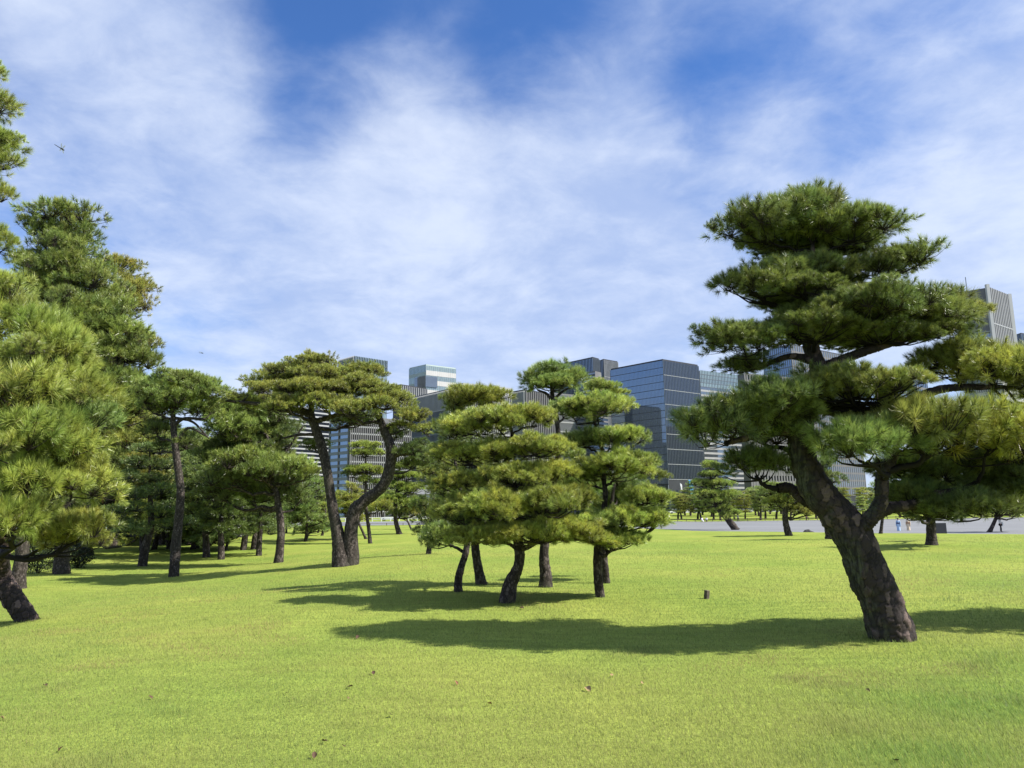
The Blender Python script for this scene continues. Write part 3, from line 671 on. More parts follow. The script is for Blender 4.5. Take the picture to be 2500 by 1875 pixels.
pine((1174, 1427), [(1176, 1427, 30), (1168, 1390, 25), (1161, 1345, 23), (1158, 1290, 20), (1150, 1150, 14), (1150, 1000, 8)],
     [(1150, 975, 70, 26, 0, YEL), (1195, 965, 42, 22, 0, YEL), (1105, 995, 36, 22, .2), (1110, 1040, 46, 28, 0, YEL), (1180, 1220, 60, 32, .4, DRK), (1160, 1120, 60, 34, .5)],
     'pine with yellow-green top, its dark trunk slightly leaning behind the bow-shaped trunk', depth=0.8)
pine((1481, 1424), [(1481, 1424, 20), (1478, 1390, 19), (1476, 1340, 17), (1490, 1250, 12), (1500, 1180, 8)],
     [(1580, 1165, 40, 22, 1.5), (1500, 1190, 60, 28, .6, DRK), (1520, 1240, 60, 26, .7, DRK)],
     'thin pine trunk standing close behind the slim stepped pine', depth=0.8)
pine((1050, 1353), [(1046, 1353, 15), (1050, 1325, 13), (1059, 1290, 12), (1058, 1230, 10), (1056, 1190, 7), (1058, 1150, 5)],
     [(1055, 1150, 36, 22, 0, (1.3, 1.2, .95)), (1060, 1185, 32, 20), (1040, 1240, 36, 22, 0, DRK), (1055, 1270, 40, 24, 0, DRK), (1030, 1300, 26, 14, 0, DRK), (1075, 1300, 28, 22, 0, DRK)],
     'small pine with low dark pads and pale top near the turret', cls='mid')

# mid-distance pines, each read off the photograph
def auto_layers(cx, top, bottom, hw, n, g, lean=0.0, tints=None, umbrella=False):
    out = []
    for i in range(n):
        t = i / max(1, n - 1)
        w = hw * (0.50 + 0.5 * math.sin(min(1.0, t * 1.25 + 0.12) * math.pi * 0.5)) * g.uniform(0.8, 1.15)
        if umbrella: w = hw * (0.6 + 0.4 * math.sin(math.pi * min(1, t + .25)))
        y = top + (bottom - top) * t
        hh = (bottom - top) / n * 0.52 + 1.5
        tn = tints[i % len(tints)] if tints else (1, 1, 1)
        out.append((cx + lean * (1 - t) + g.uniform(-.25, .25) * hw, y, w * 0.72, hh, g.uniform(-1, 1) * hw * 0.02, tn))
        if w > 30: out.append((cx + lean * (1 - t) + g.choice([-1, 1]) * hw * 0.5, y + g.uniform(-3, 6), w * 0.45, hh, g.uniform(-1, 1) * hw * 0.02, tn))
    return out
GB = np.random.default_rng(5)
MID = [  # base x, base y, trunk px, crown centre x, top, bottom, half width, layers, tint, label
    (376, 1342, 15, 400, 1085, 1262, 78, 7, DRK, 'leaning black-trunked pine with dark crown behind the straight black pine'),
    (405, 1322, 14, 430, 1120, 1275, 60, 6, DRK, 'short leaning pine trunk in the shaded grove'),
    (471, 1341, 15, 478, 1085, 1308, 72, 8, (1, 1.1, 1), 'thick pale-trunked pine with tiered crown in the grove'),
    (502, 1346, 9, 520, 1150, 1315, 62, 7, BLU, 'low blue-green pine clipped in tiers with arched bough'),
    (551, 1343, 9, 562, 1190, 1308, 52, 5, BLU, 'bent low pine whose trunk curves out to the grass'),
    (613, 1304, 8, 600, 1170, 1300, 46, 7, YEL, 'small yellow-green pine clipped low in the grove'),
    (626, 1301, 7, 645, 1160, 1272, 50, 6, (1.2, 1.15, .95), 'slender yellowish pine next to the small yellow-green one'),
    (670, 1297, 7, 655, 1190, 1262, 34, 4, GRN, 'thin pine with sideways foot by the white railing'),
    (699, 1301, 6, 700, 1200, 1268, 34, 4, DRK, 'dark thin pine in the row before the plaza'),
    (717, 1301, 6, 725, 1190, 1270, 34, 4, GRN, 'green thin pine in the row before the plaza'),
    (746, 1322, 10, 750, 1150, 1288, 64, 7, (0.95, 1.15, 1.25), 'soft grey-green pine with drooping rounded crown'),
    (757, 1302, 7, 775, 1185, 1268, 36, 4, DRK, 'short dark pine beside the soft grey-green one'),
    (776, 1301, 6, 790, 1190, 1265, 34, 4, GRN, 'short green pine just left open under the forked pine'),
    (786, 1308, 8, 795, 1210, 1278, 30, 4, (1.2, 1.2, 1), 'pine with bright low crown by the forked trunk'),
    (894, 1316, 8, 860, 1185, 1262, 42, 6, YEL, 'yellow pine seen between the two stems of the forked pine'),
    (1005, 1293, 6, 985, 1228, 1262, 28, 3, GRN, 'small slanting pine at the edge of the plaza'),
    (2030, 1316, 30, 2010, 1130, 1230, 60, 4, DRK, 'thick pale-barked trunk with roots behind the large leaning pine'),
    (2275, 1330, 30, 2270, 1160, 1250, 110, 5, (1.15, 1.15, .9), 'stout pine with wide low yellow-green crown on a small mound'),
    (2150, 1303, 10, 2160, 1160, 1240, 40, 4, GRN, 'thin trunk at the lawn edge near the people in kimono'),
    (2415, 1300, 12, 2450, 1165, 1245, 70, 4, GRN, 'pine with short trunk at the lawn edge near the person in white'),
]
for (bx, by, tw, cx, top, bot, hw, nl, tn, lab) in MID:
    lean = GB.uniform(-.15, .15) * hw
    jt = [tuple(np.array(tn) * GB.uniform(.9, 1.1)) for _ in range(3)]
    pine((bx, by), [(bx, by, tw), (bx * .8 + cx * .2, by * .75 + bot * .25, tw * .85), (bx * .3 + cx * .7, bot, tw * .7), (cx, (top + bot) / 2, tw * .5), (cx + lean * .5, top, tw * .2)],
         auto_layers(cx, top, bot, hw, nl, GB, lean, jt), lab)
pine((903, 1327), [(904, 1327, 11), (900, 1290, 10), (893, 1230, 9), (893, 1150, 7), (893, 1085, 4)],
     [(893, 1086, 40, 9, 0), (895, 1105, 44, 11, 0), (885, 1145, 52, 9, 0), (915, 1150, 26, 10, 0), (860, 1155, 26, 11, .3, DRK), (890, 1170, 24, 10, 0), (930, 1235, 26, 16, -.5, YEL), (925, 1180, 26, 10, .3, GRN)],
     'tall slender pine with neat separate pads seen through the forked trunk', tint=(1.15, 1.18, .9), cls='mid')
pine((974, 1304), [(975, 1304, 15), (966, 1270, 12), (964, 1230, 10), (972, 1180, 7), (975, 1140, 4)],
     [(985, 1138, 36, 9), (965, 1160, 34, 9, .3), (1000, 1162, 34, 9), (980, 1185, 40, 10, .3), (1005, 1192, 36, 10), (960, 1215, 36, 10), (1000, 1225, 40, 11), (1020, 1245, 30, 12, 0, (1.2, 1.0, .9)), (975, 1250, 28, 12, 0, DRK)],
     'gently leaning pine with clipped green pads in front of the grey turret roof', tint=(1.15, 1.25, .95), cls='mid')
pine((1797, 1294), [(1797, 1294, 18), (1785, 1278, 18), (1772, 1262, 16), (1757, 1248, 12), (1740, 1215, 8), (1735, 1150, 5)],
     [(1733, 1135, 26, 9), (1735, 1158, 34, 9), (1710, 1180, 30, 9), (1755, 1182, 40, 10), (1725, 1205, 42, 10), (1778, 1208, 40, 11), (1750, 1225, 36, 10, -.5), (1770, 1240, 20, 7, -1), (1772, 1259, 19, 8, -1), (1794, 1251, 16, 8, -1)],
     'sharply leaning pine with tufts on its trunk at the plaza edge', tint=(1.1, 1.2, .95), cls='mid')
pine((1926, 1308), [(1926, 1308, 19), (1918, 1275, 16), (1917, 1250, 15), (1922, 1215, 10), (1925, 1190, 5)],
     [(1900, 1200, 46, 18, 0, GRN), (1945, 1205, 44, 18, 0, GRN), (1950, 1240, 42, 14, 0, BRN), (1900, 1225, 34, 14, 0, (1.1, 1.1, .9)), (1975, 1250, 30, 8, 0, BRN)],
     'pine with upright dark trunk and browning lower bough before the plaza', cls='mid')

# ------------------------------------------------------------------ far pines beyond the plaza and in the left grove
def far_variant(seed, umbrella):
    g = np.random.default_rng(seed)
    VV, FF, CC, off = [], [], [], 0
    src = []
    for me in LIB['far']:
        n = len(me.vertices); co = np.empty(n * 3, np.float32); me.vertices.foreach_get('co', co)
        nf = len(me.polygons); vi = np.empty(nf * 3, np.int32); me.loops.foreach_get('vertex_index', vi)
        c = np.empty(n * 4, np.float32); me.color_attributes['Col'].data.foreach_get('color', c)
        src.append((co.reshape(-1, 3), vi.reshape(-1, 3), c.reshape(-1, 4)[:, :3]))
    nl = 6
    for i in range(nl):
        t = i / (nl - 1)
        w = (0.9 + 1.5 * t) if not umbrella else (1.4 + 1.2 * math.sin(math.pi * min(1, t + .3)))
        k = 2 + int(w * 2.2)
        for j in range(k):
            a = j * 6.283 / k + g.uniform(0, 1); r = w * (0.35 + 0.5 * g.random())
            co, vi, c = src[g.integers(len(src))]
            s = g.uniform(0.75, 1.0); an = g.uniform(0, 6.28)
            R = np.array([[math.cos(an), -math.sin(an), 0], [math.sin(an), math.cos(an), 0], [0, 0, 0.85]])
            V = (co * s) @ R.T + np.array([r * math.cos(a), r * math.sin(a), 6.2 - 4.1 * t + g.normal(0, .15)])
            VV.append(V); FF.append(vi + off); CC.append(c * g.uniform(.8, 1.2)); off += len(V)
    return raw_mesh('crown', np.concatenate(VV), np.concatenate(FF), cols=np.concatenate(CC), mats=[M_NEEDLE])
FARV = [far_variant(s, s % 2 == 1) for s in range(4)]
FART = []
for s in range(4):
    g = np.random.default_rng(50 + s)
    dx, dy = g.normal(0, .35, 2)
    FART.append(trunk_mesh('trunk', [(0, 0, -.1), (dx * .3, dy * .3, 1.0), (dx, dy, 2.2), (dx * .5, dy * .5, 4), (0, 0, 6.2)], [.27, .23, .18, .12, .04], M_BARK_FAR, sides=8, rings=12, seed=s))
def far_pine(x, y, h, tint, label, group, g):
    z = float(terrain(x, y)); s = h / 6.8
    r = thing('pine_tree', (x, y, z), label, 'tree', group, rz=g.uniform(0, 6.28))
    i = int(g.integers(4))
    t = obj('trunk', FART[i], r); c = obj('crown', FARV[int(g.integers(4))], r)
    t.scale = (s, s, s); c.scale = (s * g.uniform(.9, 1.15), s * g.uniform(.9, 1.15), s)
    c.color = tint_for(tint, g)
GF = np.random.default_rng(21)
FARX = [1640, 1663, 1690, 1706, 1728, 1752, 1775, 1810, 1835, 1860, 1885, 1910, 1945, 1985, 2030, 2080, 2120, 2170, 2220, 2280, 2340, 2400, 2450, 2490]
for i, px in enumerate(FARX):
    for k, Y in enumerate((200 + GF.uniform(0, 12), 226 + GF.uniform(0, 22))):
        a = (px + GF.uniform(-10, 10) + k * 12 - 1250) / F_PX
        tn = [GRN, (1.1, 1.2, 1), (1.25, 1.2, .95), GRN, (1, 1.1, 1), (1.15, 1.0, .85)][int(GF.integers(6))]
        far_pine(a * Y, Y, GF.uniform(5.5, 8.5) + 1.8 * k, np.array(tn) * 1.05, 'small clipped pine on the far lawn behind the low fence', 'pines on the far lawn', GF)
for px in list(range(560, 1120, 22)):
    Y = 214 + GF.uniform(0, 30); a = (px + GF.uniform(-8, 8) - 1250) / F_PX
    far_pine(a * Y, Y, GF.uniform(6, 9), (1.05, 1.15, 1.0), 'distant pine beyond the plaza in front of the office buildings', 'pines beyond the plaza', GF)
for px in range(1120, 1640, 26):
    Y = 214 + GF.uniform(0, 30); a = (px + GF.uniform(-8, 8) - 1250) / F_PX
    far_pine(a * Y, Y, GF.uniform(6, 9), (1.05, 1.15, 1.0), 'distant pine beyond the plaza in front of the office buildings', 'pines beyond the plaza', GF)
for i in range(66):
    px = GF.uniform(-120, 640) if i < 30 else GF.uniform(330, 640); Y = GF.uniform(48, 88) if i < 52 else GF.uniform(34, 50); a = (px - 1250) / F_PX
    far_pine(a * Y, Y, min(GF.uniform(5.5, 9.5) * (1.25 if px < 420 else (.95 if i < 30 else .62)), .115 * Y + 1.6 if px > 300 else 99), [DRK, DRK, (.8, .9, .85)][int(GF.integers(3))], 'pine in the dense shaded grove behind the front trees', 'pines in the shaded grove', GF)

# ------------------------------------------------------------------ grass
def make_grass():
    g = np.random.default_rng(3)
    n = 900000
    u = g.random(n)
    y0, y1 = 3.6, 40.0
    Y = 1.0 / (1 / y0 - u * (1 / y0 - 1 / y1))      # density falls with distance
    X = (g.random(n) * 2 - 1) * (0.76 * Y + 1.0)
    Z = terrain(X, Y)
    keep = Y < edge_y(X / Y) * 1.25
    X, Y, Z = X[keep], Y[keep], Z[keep]; n = len(X)
    sc = (Y / 6.0) ** 0.55
    def patch(fx, fy, ph): return np.sin(X * fx + ph + 1.3 * np.sin(Y * fy * .7 + ph)) * np.cos(Y * fy + ph * 2 + 1.1 * np.sin(X * fx * .6))
    p1 = patch(.55, .75, 1.0) * .5 + patch(1.7, 1.3, 2.2) * .3 + patch(4.1, 3.7, .4) * .2
    p2 = patch(.9, .5, 4.0) * .6 + patch(2.6, 2.9, 5.1) * .4
    weed = np.exp(-(((X - 3.6) / 1.1) ** 2 + ((Y - 6.6) / 1.0) ** 2)) + np.exp(-(((X - 2.6) / .8) ** 2 + ((Y - 5.2) / .5) ** 2)) + .7 * np.exp(-(((X - 5.6) / 1.2) ** 2 + ((Y - 8.4) / .9) ** 2))
    foot = np.zeros(n)
    for (fx, fy, fr) in TRUNK_FEET: foot += np.exp(-((X - fx) ** 2 + (Y - fy) ** 2) / (fr * 1.5) ** 2)
    tall = np.clip(patch(3.1, 2.3, 7.7) * patch(1.3, 1.9, 3.3) * 2.2 - .8, 0, 1)
    h = g.uniform(.015, .036, n) * (1 + .7 * tall) * sc ** .7 * (1 + .25 * p1) * (1 + 1.1 * np.clip(weed, 0, 1) * g.random(n)) * (1 + 1.3 * foot * g.random(n))
    w = g.uniform(.0022, .0044, n) * sc * 1.05
    ang = g.uniform(0, 2 * np.pi, n); ln = g.uniform(.1, .75, n) + .3 * np.clip(weed, 0, 1) * g.random(n)
    ld = g.normal(0, 1.0, n) + 2.4
    B = np.stack([X, Y, Z - .004], 1)
    sd = np.stack([np.cos(ang), np.sin(ang), 0 * ang], 1) * (w * .5)[:, None]
    tip = B + np.stack([np.cos(ld) * ln * h, np.sin(ld) * ln * h, h], 1)
    V = np.stack([B - sd, B + sd, tip], 1).reshape(-1, 3)
    F = np.arange(3 * n).reshape(-1, 3)
    ca, cb, cc = np.array([.195, .300, .070]), np.array([.385, .405, .118]), np.array([.370, .265, .125])
    mow = .5 * np.sin(X * 1.9 + Y * .35 + .5 * np.sin(Y * .4))
    t = np.clip(.5 + .55 * p1 + .2 * mow + .35 * patch(.21, .33, 2.0) + g.normal(0, .18, n), 0, 1)[:, None]
    c = ca * (1 - t) + cb * t
    br = np.clip((p2 - .22) * 1.6, 0, .8)[:, None] * (g.random((n, 1)) < .6)
    c = c * (1 - br) + cc * br
    wd = np.clip(weed, 0, 1)[:, None]
    c = c * (1 - .6 * wd) + np.array([.150, .330, .050]) * .6 * wd
    dry = g.random(n) < .02
    c[dry] = np.array([.36, .31, .14])
    c *= g.uniform(.58, 1.28, (n, 1))
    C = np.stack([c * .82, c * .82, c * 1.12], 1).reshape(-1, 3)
    m, nt, b, N, L = mat('grass_blades')
    at = N('ShaderNodeAttribute'); at.attribute_name = 'Col'
    ge = N('ShaderNodeNewGeometry')
    vm = N('ShaderNodeVectorMath'); vm.operation = 'MULTIPLY_ADD'; L(ge.outputs['Normal'], vm.inputs[0]); vm.inputs[1].default_value = (.45, .45, .45); vm.inputs[2].default_value = (0, 0, .8)
    nn = N('ShaderNodeVectorMath'); nn.operation = 'NORMALIZE'; L(vm.outputs[0], nn.inputs[0])
    L(at.outputs['Color'], b.inputs['Base Color']); b.inputs['Roughness'].default_value = .5; b.inputs['Specular IOR Level'].default_value = .25
    L(nn.outputs[0], b.inputs['Normal'])
    tr = N('ShaderNodeBsdfTranslucent'); L(at.outputs['Color'], tr.inputs['Color'])
    ms = N('ShaderNodeMixShader'); ms.inputs[0].default_value = .5; L(b.outputs[0], ms.inputs[1]); L(tr.outputs[0], ms.inputs[2])
    L(ms.outputs[0], nt.nodes['Material Output'].inputs[0])
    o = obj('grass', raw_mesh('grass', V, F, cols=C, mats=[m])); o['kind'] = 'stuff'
    o['label'] = 'short mown grass of the park lawn'; o['category'] = 'grass'
make_grass()
# ------------------------------------------------------------------ office buildings behind the park
def glass_material(name, dark, refl, tint):
    m, nt, b, N, L = mat(name)
    tc = N('ShaderNodeTexCoord')
    oi = N('ShaderNodeObjectInfo')
    n = N('ShaderNodeTexNoise'); n.inputs['Scale'].default_value = 0.35; n.inputs['Detail'].default_value = 3; L(tc.outputs['Object'], n.inputs['Vector'])
    va = N('ShaderNodeMath'); va.operation = 'MULTIPLY_ADD'; L(oi.outputs['Random'], va.inputs[0]); va.inputs[1].default_value = 0.5; L(n.outputs['Fac'], va.inputs[2])
    mr = N('ShaderNodeMapRange'); mr.inputs[1].default_value = .3; mr.inputs[2].default_value = 1.2; mr.inputs[3].default_value = .6; mr.inputs[4].default_value = 1.5; L(va.outputs[0], mr.inputs[0])
    mx = N('ShaderNodeMix'); mx.data_type = 'RGBA'; mx.blend_type = 'MULTIPLY'; mx.inputs['Factor'].default_value = 1; mx.inputs['A'].default_value = (*dark, 1); L(mr.outputs[0], mx.inputs['B'])
    L(mx.outputs['Result'], b.inputs['Base Color']); b.inputs['Roughness'].default_value = .3
    gl = N('ShaderNodeBsdfGlossy'); gl.inputs['Color'].default_value = (*tint, 1); gl.inputs['Roughness'].default_value = .04
    fr = N('ShaderNodeFresnel'); fr.inputs['IOR'].default_value = 1.5
    ad = N('ShaderNodeMath'); ad.operation = 'ADD'; ad.use_clamp = True; L(fr.outputs[0], ad.inputs[0]); ad.inputs[1].default_value = refl
    ms = N('ShaderNodeMixShader'); L(ad.outputs[0], ms.inputs[0]); L(b.outputs[0], ms.inputs[1]); L(gl.outputs[0], ms.inputs[2])
    L(ms.outputs[0], nt.nodes['Material Output'].inputs[0])
    return m
G_DARK = glass_material('dark_blue_glass', (.006, .008, .013), .035, (.60, .78, 1.0))
G_BLUE = glass_material('sky_blue_glass', (.014, .024, .042), .22, (.60, .78, 1.0))
G_PALE = glass_material('pale_green_glass', (.15, .20, .20), .18, (.85, 1.0, .98))
G_GREY = glass_material('grey_glass', (.05, .06, .07), .15, (.8, .9, 1.0))
C_GREY = simple('grey_stone_cladding', (.13, .13, .135), .8, scale=.2)
C_DARK = simple('dark_metal_cladding', (.030, .032, .038), .5, scale=.2)
C_LIGHT = simple('light_panel_cladding', (.29, .30, .31), .7, scale=.2, noise_amt=.08)
C_WHITE = simple('white_cladding', (.42, .42, .41), .7, scale=.2, noise_amt=.06)
C_STEEL = simple('steel_mullion', (.12, .14, .165), .45, scale=.3, noise_amt=.08)
C_TAN = simple('tan_cladding', (.45, .33, .24), .8, scale=.2)
C_PALEG = simple('pale_green_panel', (.34, .41, .39), .6, scale=.2, noise_amt=.06)
BASE_Z = -1.7

def px_plane(px, py, z):
    d = ray(px, py); t = (z - CAM_Z) / d.z
    return CAM_P + d * t
def face_piece(P, u, n, u0, u1, v0, v1, d0, d1):
    P = np.array(P[:2]); a = lambda s, d: P + u * s + n * d
    q = [a(u0, d0), a(u0, d1), a(u1, d1), a(u1, d0)]
    V = [(*p, v0) for p in q] + [(*p, v1) for p in q]
    return V
BOXF = [(0, 3, 2, 1), (4, 5, 6, 7), (0, 1, 5, 4), (1, 2, 6, 5), (2, 3, 7, 6), (3, 0, 4, 7)]
def facade(root, base, P, Q, z0, z1, floors, bays, frame, glass, sp=.28, mu=.10, dep=.25, fin=None, names=('window_band', 'spandrel', 'mullion'), spm=None):
    """glass band and spandrel for every floor, mullion for every bay; pieces share mesh data"""
    P = np.array(P)[:2] - np.array(base)[:2]; Q = np.array(Q)[:2] - np.array(base)[:2]
    Lg = np.linalg.norm(Q - P); u = (Q - P) / Lg; n = np.array([u[1], -u[0]])
    fh = (z1 - z0) / floors; g = np.random.default_rng(int(abs(P[0]) * 10) + floors)
    mg = raw_mesh(names[0], face_piece(P, u, n, .05, Lg - .05, 0, fh * (1 - sp) - .02, .02, .08), BOXF, mats=[glass])
    msd = raw_mesh(names[1], face_piece(P, u, n, 0, Lg, 0, fh * sp, .0, dep * .8), BOXF, mats=[spm or frame])
    for f in range(floors):
        z = z0 + f * fh
        obj(names[1], msd, root, (0, 0, z))
        o = obj(names[0], mg, root, (0, 0, z + fh * sp + .01))
    if bays:
        bw = Lg / bays; w = bw * mu
        mm = raw_mesh(names[2], face_piece(np.zeros(2), u, n, -w / 2, w / 2, z0, z1, .0, dep), BOXF, mats=[fin or frame])
        for k in range(bays + 1):
            s = min(max(k * bw, w / 2), Lg - w / 2); p = P + u * s
            obj(names[2], mm, root, (p[0], p[1], 0))
    return Lg
def block(C, L, R, depth, label, core, name='office_building'):
    pc = atY(C[0], C[1], depth); H = pc.z
    pl, pr = px_plane(L[0], L[1], H), px_plane(R[0], R[1], H)
    def fix(p, q):
        d = ray(*q)
        yy = min(max(p.y, depth * 1.012), depth * 1.35)
        return CAM_P + d * (yy / d.y)
    pl, pr = fix(pl, L), fix(pr, R)
    back = pl + pr - pc
    base = Vector((pc.x, pc.y, BASE_Z))
    root = thing(name, base, label, 'building')
    ins = .0
    foot = [(p.x - base.x, p.y - base.y) for p in (pc, pr, back, pl)]
    MB().prism(foot, 0, H - BASE_Z).build('wall', core, root)
    top = MB().prism([(q[0] * .985 + foot[2][0] * .0075, q[1] * .985 + foot[2][1] * .0075) for q in foot], H - BASE_Z - .02, H - BASE_Z + .7)
    top.build('parapet', core, root)
    return root, base, pl, pc, pr, back, H - BASE_Z

r, b0, pl, pc, pr, bk, H = block((1618, 880), (1490, 904), (1705, 894), 330, 'dark blue glass tower with close vertical mullions and open corner view', C_DARK)
zb = 14.0
facade(r, b0, pl, pc, zb, H, 17, 40, C_STEEL, G_BLUE, sp=.07, mu=.10, dep=.12, spm=C_DARK)
facade(r, b0, pc, pr, zb + 2, H, 8, 24, C_STEEL, G_DARK, sp=.03, mu=.09, dep=.2, spm=C_LIGHT)
facade(r, b0, pc, pr, 0, zb - 2.5, 1, 26, C_STEEL, G_DARK, sp=.05, mu=.14, dep=.45, spm=C_LIGHT)
facade(r, b0, pl, pc, 0, zb - .2, 3, 44, C_STEEL, G_DARK, sp=.06, mu=.12, dep=.35)

r, b0, pl, pc, pr, bk, H = block((1448, 874), (1345, 896), (1463, 877), 420, 'tall dark tower with fine vertical lines, notched into two masses', C_DARK)
facade(r, b0, pl, pc, 10, H, 8, 30, C_STEEL, G_BLUE, sp=.03, mu=.14, dep=.4); facade(r, b0, pc, pr, 10, H, 8, 6, C_STEEL, G_GREY, sp=.03, mu=.2, dep=.4)
r2, b2, pl, pc, pr, bk, H = block((1473, 879), (1462, 881), (1508, 885), 430, 'narrow dark tower mass with pale vertical lines beside the notched tower', C_DARK)
facade(r2, b2, pc, pr, 10, H, 8, 12, C_LIGHT, G_BLUE, sp=.02, mu=.22, dep=.5); facade(r2, b2, pl, pc, 10, H, 8, 3, C_DARK, G_DARK, sp=.02)
r, b0, pl, pc, pr, bk, H = block((1453, 909), (1422, 908), (1468, 911), 398, 'lower building with louvred grey top and a tan end wall', C_GREY)
facade(r, b0, pl, pc, H - 22, H, 12, 0, C_DARK, G_GREY, sp=.5); MB().prism([(.5, -1.2), (4.6, -.2), (4.4, 1.0), (.3, 0)], H - 26, H - 3).build('end_wall', C_TAN, r)

r, b0, pl, pc, pr, bk, H = block((1708, 908), (1695, 911), (1818, 922), 400, 'pale glass building with fine horizontal bands', C_LIGHT)
facade(r, b0, pc, pr, 6, H - 8, 24, 0, C_GREY, G_GREY, sp=.42, spm=C_LIGHT); facade(r, b0, pc, pr, H - 8, H + 1, 4, 30, C_STEEL, G_PALE, sp=.12, mu=.12)

r, b0, pl, pc, pr, bk, H = block((1930, 842), (1862, 858), (2086, 874), 450, 'blue glass tower standing behind the large leaning pine', C_DARK)
facade(r, b0, pl, pc, 10, H, 20, 14, C_STEEL, G_BLUE, sp=.12, mu=.2); facade(r, b0, pc, pr, 10, H, 20, 30, C_GREY, G_GREY, sp=.25, mu=.35)
r, b0, pl, pc, pr, bk, H = block((1815, 914), (1800, 916), (1985, 930), 372, 'grey stone office block with rows of small square windows', C_GREY)
facade(r, b0, pc, pr, 4, H, 13, 26, C_GREY, G_DARK, sp=.5, mu=.45, dep=.5)

# pale wedge tower at the other end
r, b0, pl, pc, pr, bk, H = block((2410, 705), (2328, 718), (2464, 726), 420, 'tall grey tower with white corner fins and slatted upper wall', C_GREY)
facade(r, b0, pc, pr, H - 42, H + 1.5, 2, 13, C_LIGHT, C_GREY, sp=.03, mu=.22, dep=.4, names=('wall_panel', 'floor_band', 'fin'))
facade(r, b0, pc, pr, H - 92, H - 42.5, 4, 0, C_WHITE, C_GREY, sp=.12, dep=.7, names=('wall_panel', 'floor_band', 'fin'))
facade(r, b0, pl, pc, 8, H - 26, 22, 12, C_GREY, G_BLUE, sp=.3, mu=.10, dep=.4)
facade(r, b0, pl, pc, H - 25, H - .5, 2, 3, C_LIGHT, C_GREY, sp=.03, mu=.05, dep=.5, names=('wall_panel', 'floor_band', 'fin'))
u_ = np.array([pr.x - pc.x, pr.y - pc.y]); u_ /= np.linalg.norm(u_)
MB().box(-.9, .9, -1.1, .5, 0, H + 2.5).build('corner_fin', C_WHITE, r)
e_ = np.array([pr.x - b0.x, pr.y - b0.y]); MB().box(e_[0] - .9, e_[0] + .9, e_[1] - 1.0, e_[1] + .6, 0, H + 2).build('corner_fin', C_WHITE, r)
MB().box(-8, -7.7, 6, 6.3, H, H + 9).build('antenna', C_STEEL, r)
r, b0, pl, pc, pr, bk, H = block((2448, 940), (2385, 950), (2640, 962), 315, 'white office block with a close grid of small windows', C_WHITE)
facade(r, b0, pc, pr, 0, H, 16, 46, C_WHITE, G_GREY, sp=.42, mu=.34, dep=.5); facade(r, b0, pl, pc, 0, H, 16, 12, C_WHITE, G_GREY, sp=.42, mu=.34, dep=.5)
r, b0, pl, pc, pr, bk, H = block((2492, 815), (2478, 818), (2570, 826), 460, 'dark glass tower partly hidden by the tall grey one', C_DARK)
facade(r, b0, pc, pr, 10, H, 20, 14, C_STEEL, G_DARK, sp=.15); facade(r, b0, pl, pc, 10, H, 20, 4, C_STEEL, G_DARK, sp=.15)
r, b0, pl, pc, pr, bk, H = block((2235, 920), (2211, 924), (2262, 925), 400, 'small blue-grey building with a mast on its roof', C_GREY)
facade(r, b0, pl, pc, 6, H, 10, 6, C_GREY, G_BLUE, sp=.2, mu=.08); facade(r, b0, pc, pr, 6, H, 10, 6, C_GREY, G_BLUE, sp=.2, mu=.08)
MB().box(-3.2, -2.9, 3, 3.3, H, H + 8).build('mast', C_STEEL, r)

# left group
r, b0, pl, pc, pr, bk, H = block((640, 985), (585, 994), (806, 1004), 330, 'office block with pale bands and dark ribbon windows', C_LIGHT)
facade(r, b0, pc, pr, 2, H, 26, 0, C_LIGHT, G_DARK, sp=.36, dep=.3); facade(r, b0, pl, pc, 2, H, 26, 0, C_LIGHT, G_DARK, sp=.40, dep=.5)
r, b0, pl, pc, pr, bk, H = block((614, 952), (604, 954), (712, 962), 430, 'plain grey tower top rising behind the white banded block', C_GREY)
facade(r, b0, pc, pr, 10, H - 1, 20, 9, C_GREY, G_DARK, sp=.6, mu=.7, dep=.3)
r, b0, pl, pc, pr, bk, H = block((854, 1020), (806, 1027), (1003, 1030), 300, 'grey building with blue ribbon windows and a ribbed side wall', C_GREY)
facade(r, b0, pl, pc, 1, H - 1.5, 15, 2, C_GREY, G_BLUE, sp=.45, mu=.07, dep=.5, spm=C_STEEL); facade(r, b0, pc, pr, 1, H - 1, 14, 30, C_LIGHT, G_GREY, sp=.22, mu=.42, dep=.8, fin=C_GREY)
r, b0, pl, pc, pr, bk, H = block((865, 874), (828, 884), (945, 886), 420, 'tall glass tower with an open steel crown behind the umbrella pine', C_GREY)
facade(r, b0, pl, pc, 10, H - 7, 22, 16, C_LIGHT, G_BLUE, sp=.12, mu=.22, dep=.5); facade(r, b0, pc, pr, 10, H - 7, 22, 22, C_STEEL, G_PALE, sp=.2, mu=.1)
facade(r, b0, pl, pc, H - 7, H + 1.2, 2, 14, C_LIGHT, G_PALE, sp=.08, mu=.16, dep=.6); facade(r, b0, pc, pr, H - 7, H + 1.2, 2, 20, C_STEEL, G_PALE, sp=.08, mu=.14, dep=.6)
r, b0, pl, pc, pr, bk, H = block((1040, 892), (999, 901), (1113, 901), 440, 'pale green-white tower with an inset corner of darker glass', C_PALEG)
facade(r, b0, pl, pc, 8, H, 14, 12, C_PALEG, G_PALE, sp=.35, mu=.05, dep=.2); facade(r, b0, pc, pr, 8, H, 14, 16, C_WHITE, G_PALE, sp=.5, mu=.04, dep=.25)
